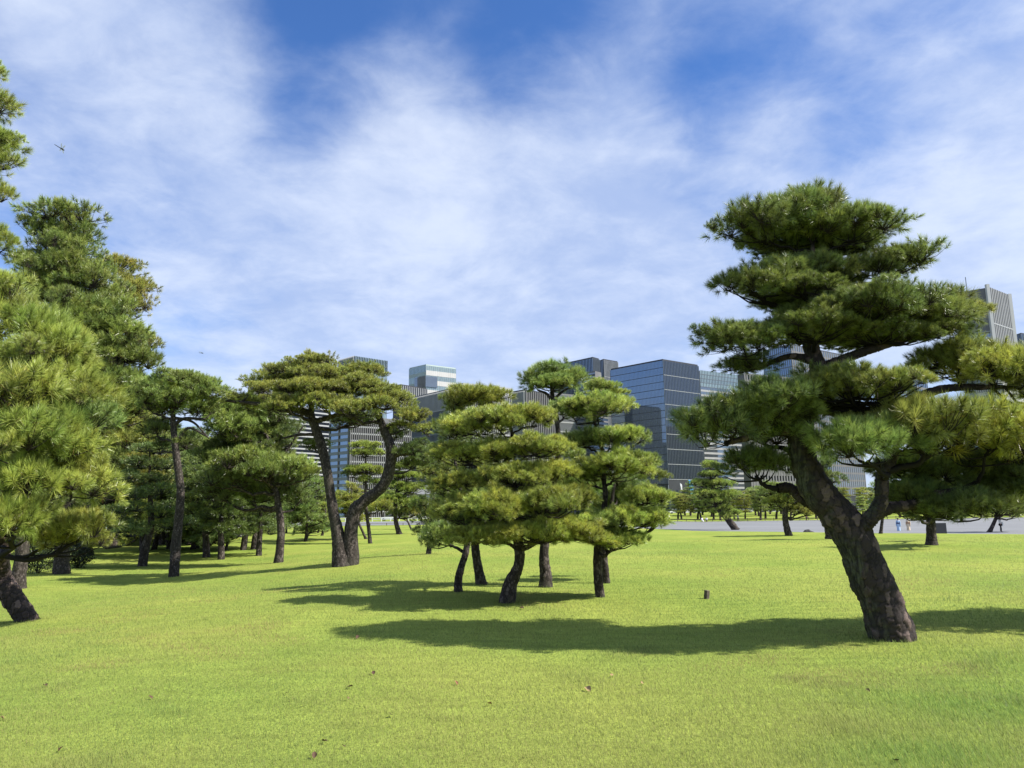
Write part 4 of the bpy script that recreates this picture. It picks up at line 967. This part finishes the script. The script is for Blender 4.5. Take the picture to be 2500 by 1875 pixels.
def corner_box(root, b0, pl, pc, pr, fl, fr, z0, z1, m):
    a = np.array([pl.x - pc.x, pl.y - pc.y]) * fl; c = np.array([pr.x - pc.x, pr.y - pc.y]) * fr
    n = -(a / np.linalg.norm(a) + c / np.linalg.norm(c)); n = n / np.linalg.norm(n) * .9
    MB().prism([tuple(n), tuple(c + n), tuple(a + c + n), tuple(a + n)], z0, z1).build('corner_bay', m, root)
kz = 440 / F_PX
corner_box(r, b0, pl, pc, pr, .66, .38, H - 54 * kz, H - 27 * kz, G_GREY)
r, b0, pl, pc, pr, bk, H = block((978, 941), (960, 944), (1042, 951), 400, 'dark building with broad pale vertical ribs', C_DARK)
facade(r, b0, pc, pr, 8, H, 3, 14, C_LIGHT, G_DARK, sp=.02, mu=.28, dep=.7)
r, b0, pl, pc, pr, bk, H = block((1097, 952), (1000, 974), (1250, 972), 340, 'grey ribbed office block with a stepped roofline', C_GREY)
facade(r, b0, pl, pc, H - 9, H, 1, 34, C_LIGHT, G_DARK, sp=.04, mu=.30, dep=.6); facade(r, b0, pl, pc, 4, H - 9.4, 13, 34, C_STEEL, G_DARK, sp=.22, mu=.30, dep=.8)
facade(r, b0, pc, pr, 4, H, 14, 34, C_LIGHT, G_DARK, sp=.3, mu=.3, dep=.6)
r, b0, pl, pc, pr, bk, H = block((1130, 938), (1096, 944), (1251, 951), 352, 'pale building crowned with light grey upright panels', C_LIGHT)
facade(r, b0, pl, pc, H - 16, H, 1, 8, C_LIGHT, C_LIGHT, sp=.03, mu=.12, dep=.4, names=('wall_panel', 'floor_band', 'fin')); facade(r, b0, pc, pr, H - 16, H, 1, 18, C_WHITE, C_LIGHT, sp=.03, mu=.14, dep=.5, names=('wall_panel', 'floor_band', 'fin'))
r, b0, pl, pc, pr, bk, H = block((1281, 954), (1252, 959), (1352, 966), 325, 'dark building with close grey upright ribs along its top', C_DARK)
facade(r, b0, pl, pc, 4, H, 4, 10, C_LIGHT, G_DARK, sp=.03, mu=.3, dep=.6); facade(r, b0, pc, pr, 4, H, 4, 16, C_GREY, G_DARK, sp=.03, mu=.4, dep=.7)
r, b0, pl, pc, pr, bk, H = block((1345, 962), (1337, 965), (1400, 967), 345, 'building of white floor slabs with thin posts behind the tufted stem', C_GREY)
facade(r, b0, pc, pr, 4, H, 12, 22, C_LIGHT, G_DARK, sp=.14, mu=.16, dep=.8, spm=C_WHITE)
r, b0, pl, pc, pr, bk, H = block((1402, 968), (1396, 972), (1482, 984), 352, 'dark louvred block with close horizontal slats behind the stepped pine', C_DARK)
facade(r, b0, pc, pr, 4, H, 26, 0, C_GREY, G_DARK, sp=.35, dep=.4)

# castle turret
def turret():
    p = atY(1030, 1240, 238); base = Vector((p.x, p.y, float(terrain(p.x, p.y))))
    k = 238 / F_PX
    zed = lambda py: atY(1030, py, 238).z - base.z
    r = thing('turret', base, 'white-walled castle turret with grey tiled hipped roof', 'turret', rz=.25)
    m_stone = simple('turret_stone', (.22, .21, .19), .9, scale=1.5, noise_amt=.35); m_pl = simple('turret_plaster', (.78, .78, .76), .8, noise_amt=.05); m_roof = simple('turret_tiles', (.14, .145, .15), .7, scale=2)
    ze, zr = zed(1207), zed(1187)
    MB().prism([(-4.6, -3.6), (4.6, -3.6), (4.6, 3.6), (-4.6, 3.6)], -.5, ze - 3.6).build('stone_base', m_stone, r)
    MB().box(-3.6, 3.6, -2.8, 2.8, ze - 3.62, ze).build('wall', m_pl, r)
    def roof(w, d, z0, h, rl, name, m, par, oy=0):
        V, F = [], []; n = 6
        for i in range(n):
            t = i / (n - 1); q = t ** 1.5            # concave slope with upturned eaves
            xx = w * (1 - t) + rl * t; yy = d * (1 - t) + .15 * t
            zz = z0 + h * (.25 * t + .75 * q); lift = .35 * (1 - t) ** 3
            V += [(-xx, -yy + oy, zz + lift), (0, -yy + oy, zz), (xx, -yy + oy, zz + lift), (xx, oy, zz), (xx, yy + oy, zz + lift), (0, yy + oy, zz), (-xx, yy + oy, zz + lift), (-xx, oy, zz)]
        for i in range(n - 1):
            for j in range(8): F.append((i * 8 + j, i * 8 + (j + 1) % 8, i * 8 + 8 + (j + 1) % 8, i * 8 + 8 + j))
        o = obj(name, raw_mesh(name, V, F, mats=[m]), par); return o
    ro = roof(4.9, 4.0, ze - .1, zr - ze, 2.2, 'roof', m_roof, r)
    MB().box(-2.5, 2.5, -.18, .18, zr - .25, zr + .25).build('ridge', m_roof, ro)
    for s in (-1, 1): MB().box(s * 2.45 - .15, s * 2.45 + .15, -.12, .12, zr + .2, zr + .9).build('finial', m_roof, ro)
    V = [(-1.6, -3.4, ze - 2.6), (1.6, -3.4, ze - 2.6), (0, -3.4, ze - 1.1), (-1.6, -2.7, ze - 2.6), (1.6, -2.7, ze - 2.6), (0, -2.7, ze - 1.1)]
    me = bpy.data.meshes.new('gable'); me.from_pydata(V, [], [(0, 1, 2), (0, 2, 5, 3), (1, 4, 5, 2), (3, 5, 4), (0, 3, 4, 1)]); me.materials.append(m_roof); obj('gable', me, r)
    MB().box(-.45, .45, -2.86, -2.79, ze - 1.2, ze - .5).build('window', simple('turret_window', (.05, .05, .05), .6), r)
turret()
# ------------------------------------------------------------------ fences and railings
M_WOOD = simple('weathered_wood', (.10, .075, .055), .85, scale=8, noise_amt=.3)
M_WHITE = simple('white_paint', (.78, .78, .77), .5, noise_amt=.05)
M_STONE = simple('kerb_stone', (.30, .29, .27), .9, scale=3, noise_amt=.2)
def fence(pts, label, m, h, pw, rails, spacing, name='low_fence'):
    b = Vector((pts[0][0], pts[0][1], float(terrain(*pts[0]))))
    r = thing(name, b, label, 'fence')
    post = MB().box(-pw / 2, pw / 2, -pw / 2, pw / 2, -.1, h).mesh('post', m)
    A, B = np.array(pts[0]), np.array(pts[1]); Lg = np.linalg.norm(B - A); n = int(Lg / spacing); prev = None
    ang = math.atan2(B[1] - A[1], B[0] - A[0])
    for k in range(n + 1):
        q = A + (B - A) * k / n; z = float(terrain(q[0], q[1])) + (.03 if name != 'low_fence' else 0)
        cur = Vector((q[0], q[1], z)) - b
        o = obj('post', post, r, cur); o.rotation_euler = (0, 0, ang)
        if prev is not None:
            for i, rz in enumerate(rails):
                v, f = tube_arrays([np.array(prev) + [0, 0, rz], np.array(cur) + [0, 0, rz]], [pw * .32] * 2, 5)
                obj('rail', raw_mesh('rail', v, f, mats=[m]), r)
        prev = cur
    return r
yf = float(plaza_far(.4)) + 1.6
fence([(.19 * yf, yf), (.70 * yf, yf)], 'low brown fence along the far lawn beyond the plaza', M_WOOD, .85, .12, (.72,), 2.1)
def pe(a): y = float(edge_y(a)) * 1.38; return (a * y, y)
fence([pe(-.40), pe(-.08)], 'low dark fence where the left lawn meets the plaza', M_WOOD, .42, .09, (.36,), 2.6)
yl = 192.0
fence([(-.36 * yl, yl), (-.09 * yl, yl)], 'white railing along the far road of the plaza', M_WHITE, 1.0, .14, (.5, .95), 2.2, name='white_railing')
def kerb():
    As = np.linspace(.16, .72, 60)
    root = thing('kerb', (As[0] * yf, yf - 1.2, float(terrain(As[0] * yf, yf - 1.2))), 'low stone kerb at the far side of the plaza', 'kerb')
    b = Vector(root.location)
    me = MB().box(0, (As[1] - As[0]) * yf - .03, -.15, .15, -.05, .16).mesh('kerb_stone', M_STONE)
    for a in As[:-1]:
        x, y = a * yf, yf - 1.2
        obj('kerb_stone', me, root, Vector((x, y, float(terrain(x, y)) + .02)) - b)
kerb()

# ------------------------------------------------------------------ stake, boulder, sign board, bushes, banners
def stake():
    g = ground(1725, 1462)
    r = thing('wooden_stake', g, 'short weathered square stake standing alone in the lawn', 'stake', rz=.6)
    r.rotation_euler = (.06, .10, .6)
    MB().box(-.035, .035, -.035, .035, -.08, .135).build('shaft', simple('stake_wood', (.085, .07, .055), .9, scale=20, noise_amt=.4), r)
    MB().box(-.037, .037, -.037, .037, .1355, .15).build('top', simple('stake_end', (.16, .13, .10), .9, scale=30), r)
stake()
def boulder():
    p = atY(1975, 1302, 88); z = float(terrain(p.x, p.y))
    g = np.random.default_rng(9)
    import bmesh
    bm = bmesh.new(); bmesh.ops.create_icosphere(bm, subdivisions=3, radius=1)
    for v in bm.verts:
        d = 1 + .25 * mnoise.noise(v.co * 1.7 + Vector((3, 3, 3))) + .1 * mnoise.noise(v.co * 5)
        v.co = Vector((v.co.x * .9 * d, v.co.y * .6 * d, max(-.1, v.co.z) * .85 * d * (1 - .45 * abs(v.co.x))))
    me = bpy.data.meshes.new('boulder'); bm.to_mesh(me); bm.free(); me.materials.append(simple('dark_rock', (.05, .05, .048), .9, noise_amt=.35))
    o = obj('boulder', me, None, (p.x, p.y, z)); tag(o, 'dark pointed boulder at the plaza edge', 'rock')
boulder()
def sign_board():
    p = atY(2296, 1303, 66); z = float(terrain(p.x, p.y))
    r = thing('notice_board', (p.x, p.y, z), 'dark boxy notice board behind the stout pine', 'sign')
    MB().box(-.5, .5, -.12, .12, .45, 1.75).build('panel', C_DARK, r)
    for s in (-1, 1): MB().box(s * .42 - .05, s * .42 + .05, -.05, .05, -.1, .45).build('leg', C_DARK, r)
sign_board()
def bush(px, py, hw, hh, label, pale, Y, seed):
    g = np.random.default_rng(seed); p = ground(px, py); Y = p.y; z = p.z; k = Y / F_PX
    w, h = hw * k, 2 * hh * k
    r = thing('leafy_bush', (p.x, p.y, z), label, 'bush')
    n = 2600
    d = unit(g.normal(0, 1, (n, 3))); rad = g.uniform(.55, 1.0, n) ** .5
    rad = rad * (1 + .28 * np.sin(d[:, 0] * 5 + 1) * np.cos(d[:, 2] * 6 + seed) + .18 * np.sin(d[:, 1] * 9 + d[:, 2] * 11 + seed) + g.normal(0, .08, n))
    c = d * rad[:, None] * np.array([w, w * .8, h * .5]) + np.array([0, 0, h * .52])
    c[:, 2] = np.maximum(c[:, 2], .03)
    a = unit(d + g.normal(0, .6, (n, 3))); t = unit(np.cross(a, g.normal(0, 1, (n, 3)))); s = unit(np.cross(a, t))
    L_ = g.uniform(.035, .06, n)[:, None]; W_ = L_ * .38
    V = np.stack([c - t * L_, c + s * W_ + a * .006, c + t * L_, c - s * W_ + a * .006], 1).reshape(-1, 3); F = np.arange(4 * n).reshape(-1, 4)
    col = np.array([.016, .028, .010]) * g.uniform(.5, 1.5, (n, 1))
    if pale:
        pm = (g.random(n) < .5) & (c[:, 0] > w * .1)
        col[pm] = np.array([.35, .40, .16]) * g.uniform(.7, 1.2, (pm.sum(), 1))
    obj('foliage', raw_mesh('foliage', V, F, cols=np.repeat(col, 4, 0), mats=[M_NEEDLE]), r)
    VV, FF, off = [], [], 0
    for i in range(9):
        e = c[g.integers(n)] * .8; v, f = tube_arrays(catmull([(0, 0, -.05), e * .5 + [0, 0, .1], e], 5), np.linspace(.02, .006, 5), 5); VV.append(v); FF.append(f + off); off += len(v)
    obj('stem', raw_mesh('stem', np.concatenate(VV), np.concatenate(FF), mats=[M_TWIG]), r)
bush(92, 1399, 52, 40, 'dark leafy bush with a patch of pale leaves', True, 22.5, 4)
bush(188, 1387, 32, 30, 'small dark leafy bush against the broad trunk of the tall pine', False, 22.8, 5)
def banner(px, py, col, label, h):
    p = atY(px, 1200, 300); k = 300 / F_PX; z = float(terrain(p.x, p.y)); zt = atY(px, py, 300).z - z
    r = thing('banner', (p.x, p.y, z), label, 'flag', rz=.3)
    MB().box(-.07, .07, -.07, .07, -.1, zt).build('pole', C_STEEL, r)
    V, F = [], []
    for i in range(6):
        for j in range(4): V.append((.1 + j * .09 * h + .02 * h * i, .15 * math.sin(i * 1.3 + j), zt - .2 - i * h / 5 - .15 * j))
    for i in range(5):
        for j in range(3): a = i * 4 + j; F.append((a, a + 1, a + 5, a + 4))
    obj('cloth', raw_mesh('cloth', V, F, smooth=True, mats=[simple('banner_cloth', col, .8)]), r)
banner(1682, 1170, (.03, .30, .62), 'blue banner hanging before the dark glass tower', 6)
banner(1661, 1178, (.6, .6, .62), 'small white banner before the dark glass tower', 2.5)

# ------------------------------------------------------------------ parked cars behind the far lawn
def loft(sections, m, name, parent, loc=(0, 0, 0)):
    n = len(sections[0]); V = [p for s in sections for p in s]; F = []
    for i in range(len(sections) - 1):
        for j in range(n): F.append((i * n + j, i * n + (j + 1) % n, (i + 1) * n + (j + 1) % n, (i + 1) * n + j))
    me = bpy.data.meshes.new(name); me.from_pydata(V, [], F + [tuple(range(n))[::-1], tuple((len(sections) - 1) * n + j for j in range(n))]); me.materials.append(m)
    return obj(name, me, parent, loc)
M_GLASS = glass_material('car_glass', (.01, .012, .015), .1, (1, 1, 1)); M_TYRE = simple('tyre_rubber', (.02, .02, .02), .9); M_RIM = simple('wheel_rim', (.4, .4, .42), .4, metal=.8)
PAINTS = {}
def car(px, Y, colname, col, label, group, rz):
    p = atY(px, 1250, Y); z = float(terrain(p.x, p.y))
    r = thing('parked_car', (p.x, p.y, z), label, 'car', group, rz=rz)
    m = PAINTS.setdefault(colname, simple(colname + '_car_paint', col, .3, noise_amt=.03, spec=.5))
    def sec(x, w, z0, z1): return [(x, -w, z0), (x, w, z0), (x, w * 1.02, (z0 + z1) / 2), (x, w * .94, z1), (x, -w * .94, z1), (x, -w * 1.02, (z0 + z1) / 2)]
    loft([sec(-2.2, .75, .4, .75), sec(-2.1, .84, .28, .88), sec(-1.2, .87, .25, .95), sec(.9, .87, .25, .95), sec(1.7, .85, .25, .85), sec(2.2, .72, .35, .65)], m, 'body', r)
    loft([sec(-1.75, .68, .94, .96), sec(-1.2, .70, .94, 1.42), sec(.1, .70, .94, 1.46), sec(1.0, .66, .94, .97)], M_GLASS, 'cabin_glass', r)
    loft([sec(-1.22, .66, 1.40, 1.46), sec(.1, .66, 1.42, 1.50)], m, 'roof', r)
    for sx in (-1.35, 1.35):
        for sy in (-.8, .8):
            v, f = tube_arrays([(0, -.1, 0), (0, .1, 0)], [.32, .32], 14)
            me = bpy.data.meshes.new('wheel'); me.from_pydata([tuple(q) for q in v], [], [tuple(q) for q in f] + [tuple(range(14))[::-1], tuple(range(14, 28))]); me.materials.append(M_TYRE)
            w = obj('wheel', me, r, (sx, sy, .32))
            v, f = tube_arrays([(0, -.115, 0), (0, .115, 0)], [.19, .19], 10)
            me = bpy.data.meshes.new('rim'); me.from_pydata([tuple(q) for q in v], [], [tuple(q) for q in f] + [tuple(range(10))[::-1], tuple(range(10, 20))]); me.materials.append(M_RIM); obj('rim', me, w)
    for sy in (-.6, .6): MB().box(2.12, 2.2, sy - .12, sy + .12, .55, .68).build('headlight', M_WHITE, r)
for i, (px, rz) in enumerate([(1648, .1), (1676, 3.2), (1705, .05), (1802, 3.1), (1822, 3.1), (1872, 0), (1888, .1), (2092, 3.1), (2140, 0)]):
    car(px, 268, 'white', (.75, .75, .75), 'white car parked behind the far lawn pines', 'white cars behind the far lawn', rz)
car(950, 206, 'silver', (.55, .56, .58), 'silver car beyond the white railing', None, 3.1)
car(648, 208, 'white', (.75, .75, .75), 'white car beyond the white railing behind the grove', None, .1)

# ------------------------------------------------------------------ people
M_SKIN = simple('skin', (.45, .29, .21), .6, noise_amt=.03); M_HAIR = simple('dark_hair', (.015, .012, .011), .6); 
def skin_mesh(name, chains, m, parent, loc=(0, 0, 0)):
    """chains: lists of (x,y,z,r) that share joints by position; grown with a Skin modifier"""
    V, R, E, idx = [], [], [], {}
    for ch in chains:
        prev = None
        for (x, y, z, rr) in ch:
            k = (round(x, 3), round(y, 3), round(z, 3))
            if k not in idx: idx[k] = len(V); V.append((x, y, z)); R.append(rr)
            if prev is not None: E.append((prev, idx[k]))
            prev = idx[k]
    me = bpy.data.meshes.new(name); me.from_pydata(V, E, []); me.materials.append(m)
    o = obj(name, me, parent, loc)
    md = o.modifiers.new('skin', 'SKIN'); md.use_smooth_shade = True
    for i, d in enumerate(me.skin_vertices[0].data):
        d.radius = (R[i] if not isinstance(R[i], tuple) else R[i][0], R[i] if not isinstance(R[i], tuple) else R[i][1]); d.use_root = (i == 0)
    s = o.modifiers.new('sub', 'SUBSURF'); s.levels = 1; s.render_levels = 1
    return o
def head_parts(r, hx, hy, hz, hat=None):
    import bmesh
    bm = bmesh.new(); bmesh.ops.create_uvsphere(bm, u_segments=12, v_segments=8, radius=.115)
    for v in bm.verts: v.co = Vector((v.co.x * .95, v.co.y * 1.05, v.co.z * 1.0 + .025))
    bmesh.ops.delete(bm, geom=[v for v in bm.verts if v.co.z < -.03 and v.co.y < .02], context='VERTS')
    me = bpy.data.meshes.new('hair'); bm.to_mesh(me); bm.free(); me.materials.append(M_HAIR); obj('hair', me, r, (hx, hy, hz))
    if hat:
        v, f = tube_arrays([(0, 0, .04), (0, 0, .055), (0, 0, .06), (0, 0, .15), (0, 0, .17)], [.17, .18, .125, .12, .03], 14)
        obj('hat', raw_mesh('hat', v, f, smooth=True, mats=[hat]), r, (hx, hy, hz))
def person(px, Y, label, top, bottom, rz, walk=.0, hat=None, kimono=None, bag=False, h=1.66, sit=False):
    p = atY(px, 1270, Y); z = float(terrain(p.x, p.y)) + .03
    r = thing('person', (p.x, p.y, z), label, 'person', rz=rz)
    s = h / 1.70; hip = .88 * s; dz = 0
    if sit: dz = -.44
    def q(x, y, zz, rad): return (x * s, y * s, zz * s + dz, rad * s)
    knee = [(-.10, -.42, .90, .07), (.10, -.44, .90, .07)] if sit else [(-.09, -.02 - walk, .48, .062), (.09, .02 + walk * .4, .48, .062)]
    foot = [(-.10, -.55, .50, .05), (.10, -.62, .48, .05)] if sit else [(-.09, -walk * 1.1, .08, .05), (.09, walk * 1.5, .08, .05)]
    toe = [(foot[0][0], foot[0][1] - .15, foot[0][2] - .04, .04), (foot[1][0], foot[1][1] - .15, foot[1][2] - .04, .04)]
    pel = (0, 0, .92, .13)
    body = [[q(*pel), q(0, .01, 1.15, .12), q(0, .01, 1.36, .13), q(0, 0, 1.47, .055), q(0, -.01, 1.54, .08), q(0, -.015, 1.64, .085)]]
    arms = []
    for sd in (-1, 1):
        el = q(sd * .24, .02 + sd * walk * .3, 1.13, .04); ha = q(sd * .22, -.10 + sd * walk * .5, .92, .033)
        arms.append([q(0, .01, 1.36, .13), q(sd * .17, .01, 1.40, .06), el, ha, q(sd * .21, -.14 + sd * walk * .5, .86, .025)])
    legs = [[q(*pel), q(k * .09, 0, .86, .085), q(*knee[i]), q(*foot[i]), q(*toe[i])] for i, k in enumerate((-1, 1))]
    skin_mesh('body', body + arms + legs, M_SKIN, r)
    def fat(ch, d): return [(x, y, zz, rr + d) for (x, y, zz, rr) in ch]
    skin_mesh('jacket', [fat(body[0][:3], .025)] + [fat(a[:3] + [tuple(np.array(a[2]) * .3 + np.array(a[3]) * .7)], .022) for a in arms], top, r)
    if kimono:
        v, f = tube_arrays([(0, 0, .06 * s), (0, 0, .5 * s), (0, 0, .9 * s), (0, 0, 1.15 * s), (0, 0, 1.38 * s)], [.21, .2, .19, .17, .13], 16)
        obj('kimono', raw_mesh('kimono', v, f, smooth=True, mats=[top]), r)
        for sd in (-1, 1): MB().box(sd * .24 - .04, sd * .24 + .04, -.16, .10, .66 * s, 1.16 * s).build('sleeve', top, r)
        MB().box(-.19, .19, -.185, .19, .98 * s, 1.16 * s).build('obi', kimono, r)
    else:
        skin_mesh('trousers', [fat(l[:4], .02) for l in legs], bottom, r)
    if bag: MB().box(.2, .42, -.16, .14, .72 * s, 1.18 * s).build('bag', M_WHITE, r)
    head_parts(r, 0, -.01, 1.62 * s + dz, hat)
def cloth(n, c): return simple(n, c, .85, noise_amt=.15, scale=10)
T_WHITE = cloth('white_cloth', (.72, .72, .72)); T_DARK = cloth('dark_cloth', (.03, .03, .035)); T_NAVY = cloth('grey_blue_cloth', (.10, .12, .17)); T_RED = cloth('maroon_cloth', (.09, .03, .025))
T_SKY = cloth('pale_blue_kimono', (.36, .50, .68)); T_BEIGE = cloth('beige_kimono', (.62, .50, .36)); T_OBI = cloth('navy_obi', (.05, .06, .14))
person(2192, 100, 'person in pale blue kimono walking on the plaza', T_SKY, None, 2.6, kimono=T_OBI, h=1.62)
person(2216, 101, 'person in beige kimono walking on the plaza', T_BEIGE, None, 2.6, kimono=cloth('rust_obi', (.35, .16, .08)), h=1.6)
person(2441, 92, 'person in white top, dark trousers and white hat carrying a bag', T_WHITE, T_DARK, .6, walk=.06, hat=M_WHITE, bag=True, h=1.7)
person(1802, 183, 'person in grey-blue jacket walking along the far kerb', T_NAVY, T_DARK, 1.6, walk=.16)
person(1969, 184, 'person in maroon standing at the far kerb', T_RED, cloth('brown_cloth', (.06, .04, .035)), 0)
yk = yf - 1.2
person(1714, yk, 'person in white with pale trousers sitting on the far kerb', T_WHITE, T_WHITE, .4, sit=True)
person(1725, yk, 'person in white with dark trousers sitting on the far kerb', T_WHITE, T_DARK, -.2, sit=True)
person(1634, yf + 6, 'person in white top on the far lawn behind the fence', T_WHITE, T_DARK, .3, hat=M_WHITE)

# ------------------------------------------------------------------ fallen leaves, dragonflies
M_LEAF = [simple('dry_leaf_%s' % n, c, .8, noise_amt=.4, scale=40) for n, c in (('brown', (.075, .042, .026)), ('tan', (.26, .18, .09)), ('dark', (.05, .03, .022)), ('orange', (.20, .10, .05)))]
def leaf_mesh(seed, m):
    g = np.random.default_rng(seed); V, F = [], []
    n, c = 9, 5; curl = g.uniform(1.2, 2.6); bend = g.uniform(-.8, .8)
    for i in range(n):
        t = i / (n - 1); w = .5 * math.sin(math.pi * t ** .8) * (1 + .12 * math.sin(t * 19)) + .015
        for j in range(c):
            s = (j / (c - 1) - .5) * 2 * w; a = s * curl
            V.append((t - .5, math.sin(a) / curl * .9, (1 - math.cos(a)) / curl * .9 + .25 * bend * (t - .5) ** 2 * 2 + g.normal(0, .012)))
    for i in range(n - 1):
        for j in range(c - 1): a = i * c + j; F.append((a, a + 1, a + c + 1, a + c))
    return raw_mesh('fallen_leaf', V, F, smooth=True, mats=[m])
GL = np.random.default_rng(8)
def leaf(px, py, size, mi, label, group=None, up=.35):
    p = ground(px, py)
    o = obj('fallen_leaf', leaf_mesh(int(px + py), M_LEAF[mi]), None, (p.x, p.y, p.z + .035))
    size *= .72; o.scale = (size, size * .8, size); o.location.z -= .012; o.rotation_euler = (GL.normal(0, up), GL.normal(0, up), GL.uniform(0, 6.28))
    tag(o, label, 'leaf', group)
leaf(1435, 1689, .125, 1, 'large curled tan leaf with dark underside on the open lawn', up=.2)
leaf(1114, 1674, .07, 3, 'small orange leaf lying flat on the lawn')
leaf(1195, 1727, .075, 3, 'pale orange leaf half sunk in the grass')
leaf(955, 1752, .07, 2, 'black upturned curled leaf on the lawn')
for (px, py, s, mi) in [(912, 1651, .08, 0), (854, 1684, .09, 0), (792, 1822, .07, 0), (767, 1858, .08, 0), (110, 1678, .08, 0), (367, 1709, .07, 0), (147, 1841, .07, 0), (838, 1830, .05, 0), (542, 1607, .06, 0), (872, 1561, .11, 0), (2119, 1692, .06, 0), (701, 1699, .05, 0)]:
    leaf(px, py, s, mi, 'curled brown leaf lying in the short grass', 'brown leaves on the lawn')
leaf(1273, 1488, .12, 0, 'brown leaf beside the foot of the S-bent pine')
leaf(2190, 1868, .09, 2, 'dark torn leaf with pale end in the weedy grass')
for (px, py, s) in [(1494, 1655, .06), (1568, 1675, .06), (849, 1713, .05), (5, 1760, .06)]:
    leaf(px, py, s, 1, 'small pale tan leaf in the short grass', 'pale leaves on the lawn')
M_WING = simple('dragonfly_wing', (.5, .5, .52), .3)
nt = M_WING.node_tree; M_WING.node_tree.nodes['Principled BSDF'].inputs['Alpha'].default_value = .35
M_DBODY = simple('dragonfly_body', (.02, .02, .018), .4)
def dragonfly(px, py, Y, label, rot):
    p = atY(px, py, Y); r = thing('dragonfly', p, label, 'dragonfly'); r.rotation_euler = rot
    skin_mesh('body', [[(0, -.022, 0, .0045), (0, -.012, .001, .006), (0, 0, .001, .0055), (0, .012, 0, .0028), (0, .045, 0, .0022), (0, .05, 0, .0025)]], M_DBODY, r)
    for y0 in (-.008, .002):
        for s in (-1, 1):
            sw = .012 if y0 < 0 else -.006
            V = [(0, y0, .004), (s * .02, y0 - .003 - sw * .3, .006), (s * .042, y0 - sw, .008), (s * .044, y0 - sw + .006, .008), (s * .022, y0 + .008 - sw * .3, .006), (s * .004, y0 + .005, .004)]
            me = bpy.data.meshes.new('wing'); me.from_pydata(V, [], [(0, 1, 2, 3, 4, 5)]); me.materials.append(M_WING)
            w = obj('wing', me, r)
            so = w.modifiers.new('thick', 'SOLIDIFY'); so.thickness = .0004
dragonfly(150, 363, 5.0, 'dragonfly in flight against the sky above the tall pine', (.5, .3, 2.2))
dragonfly(493, 862, 9.0, 'tiny distant dragonfly flying above the flat-crowned pine', (.2, .1, 1.2))
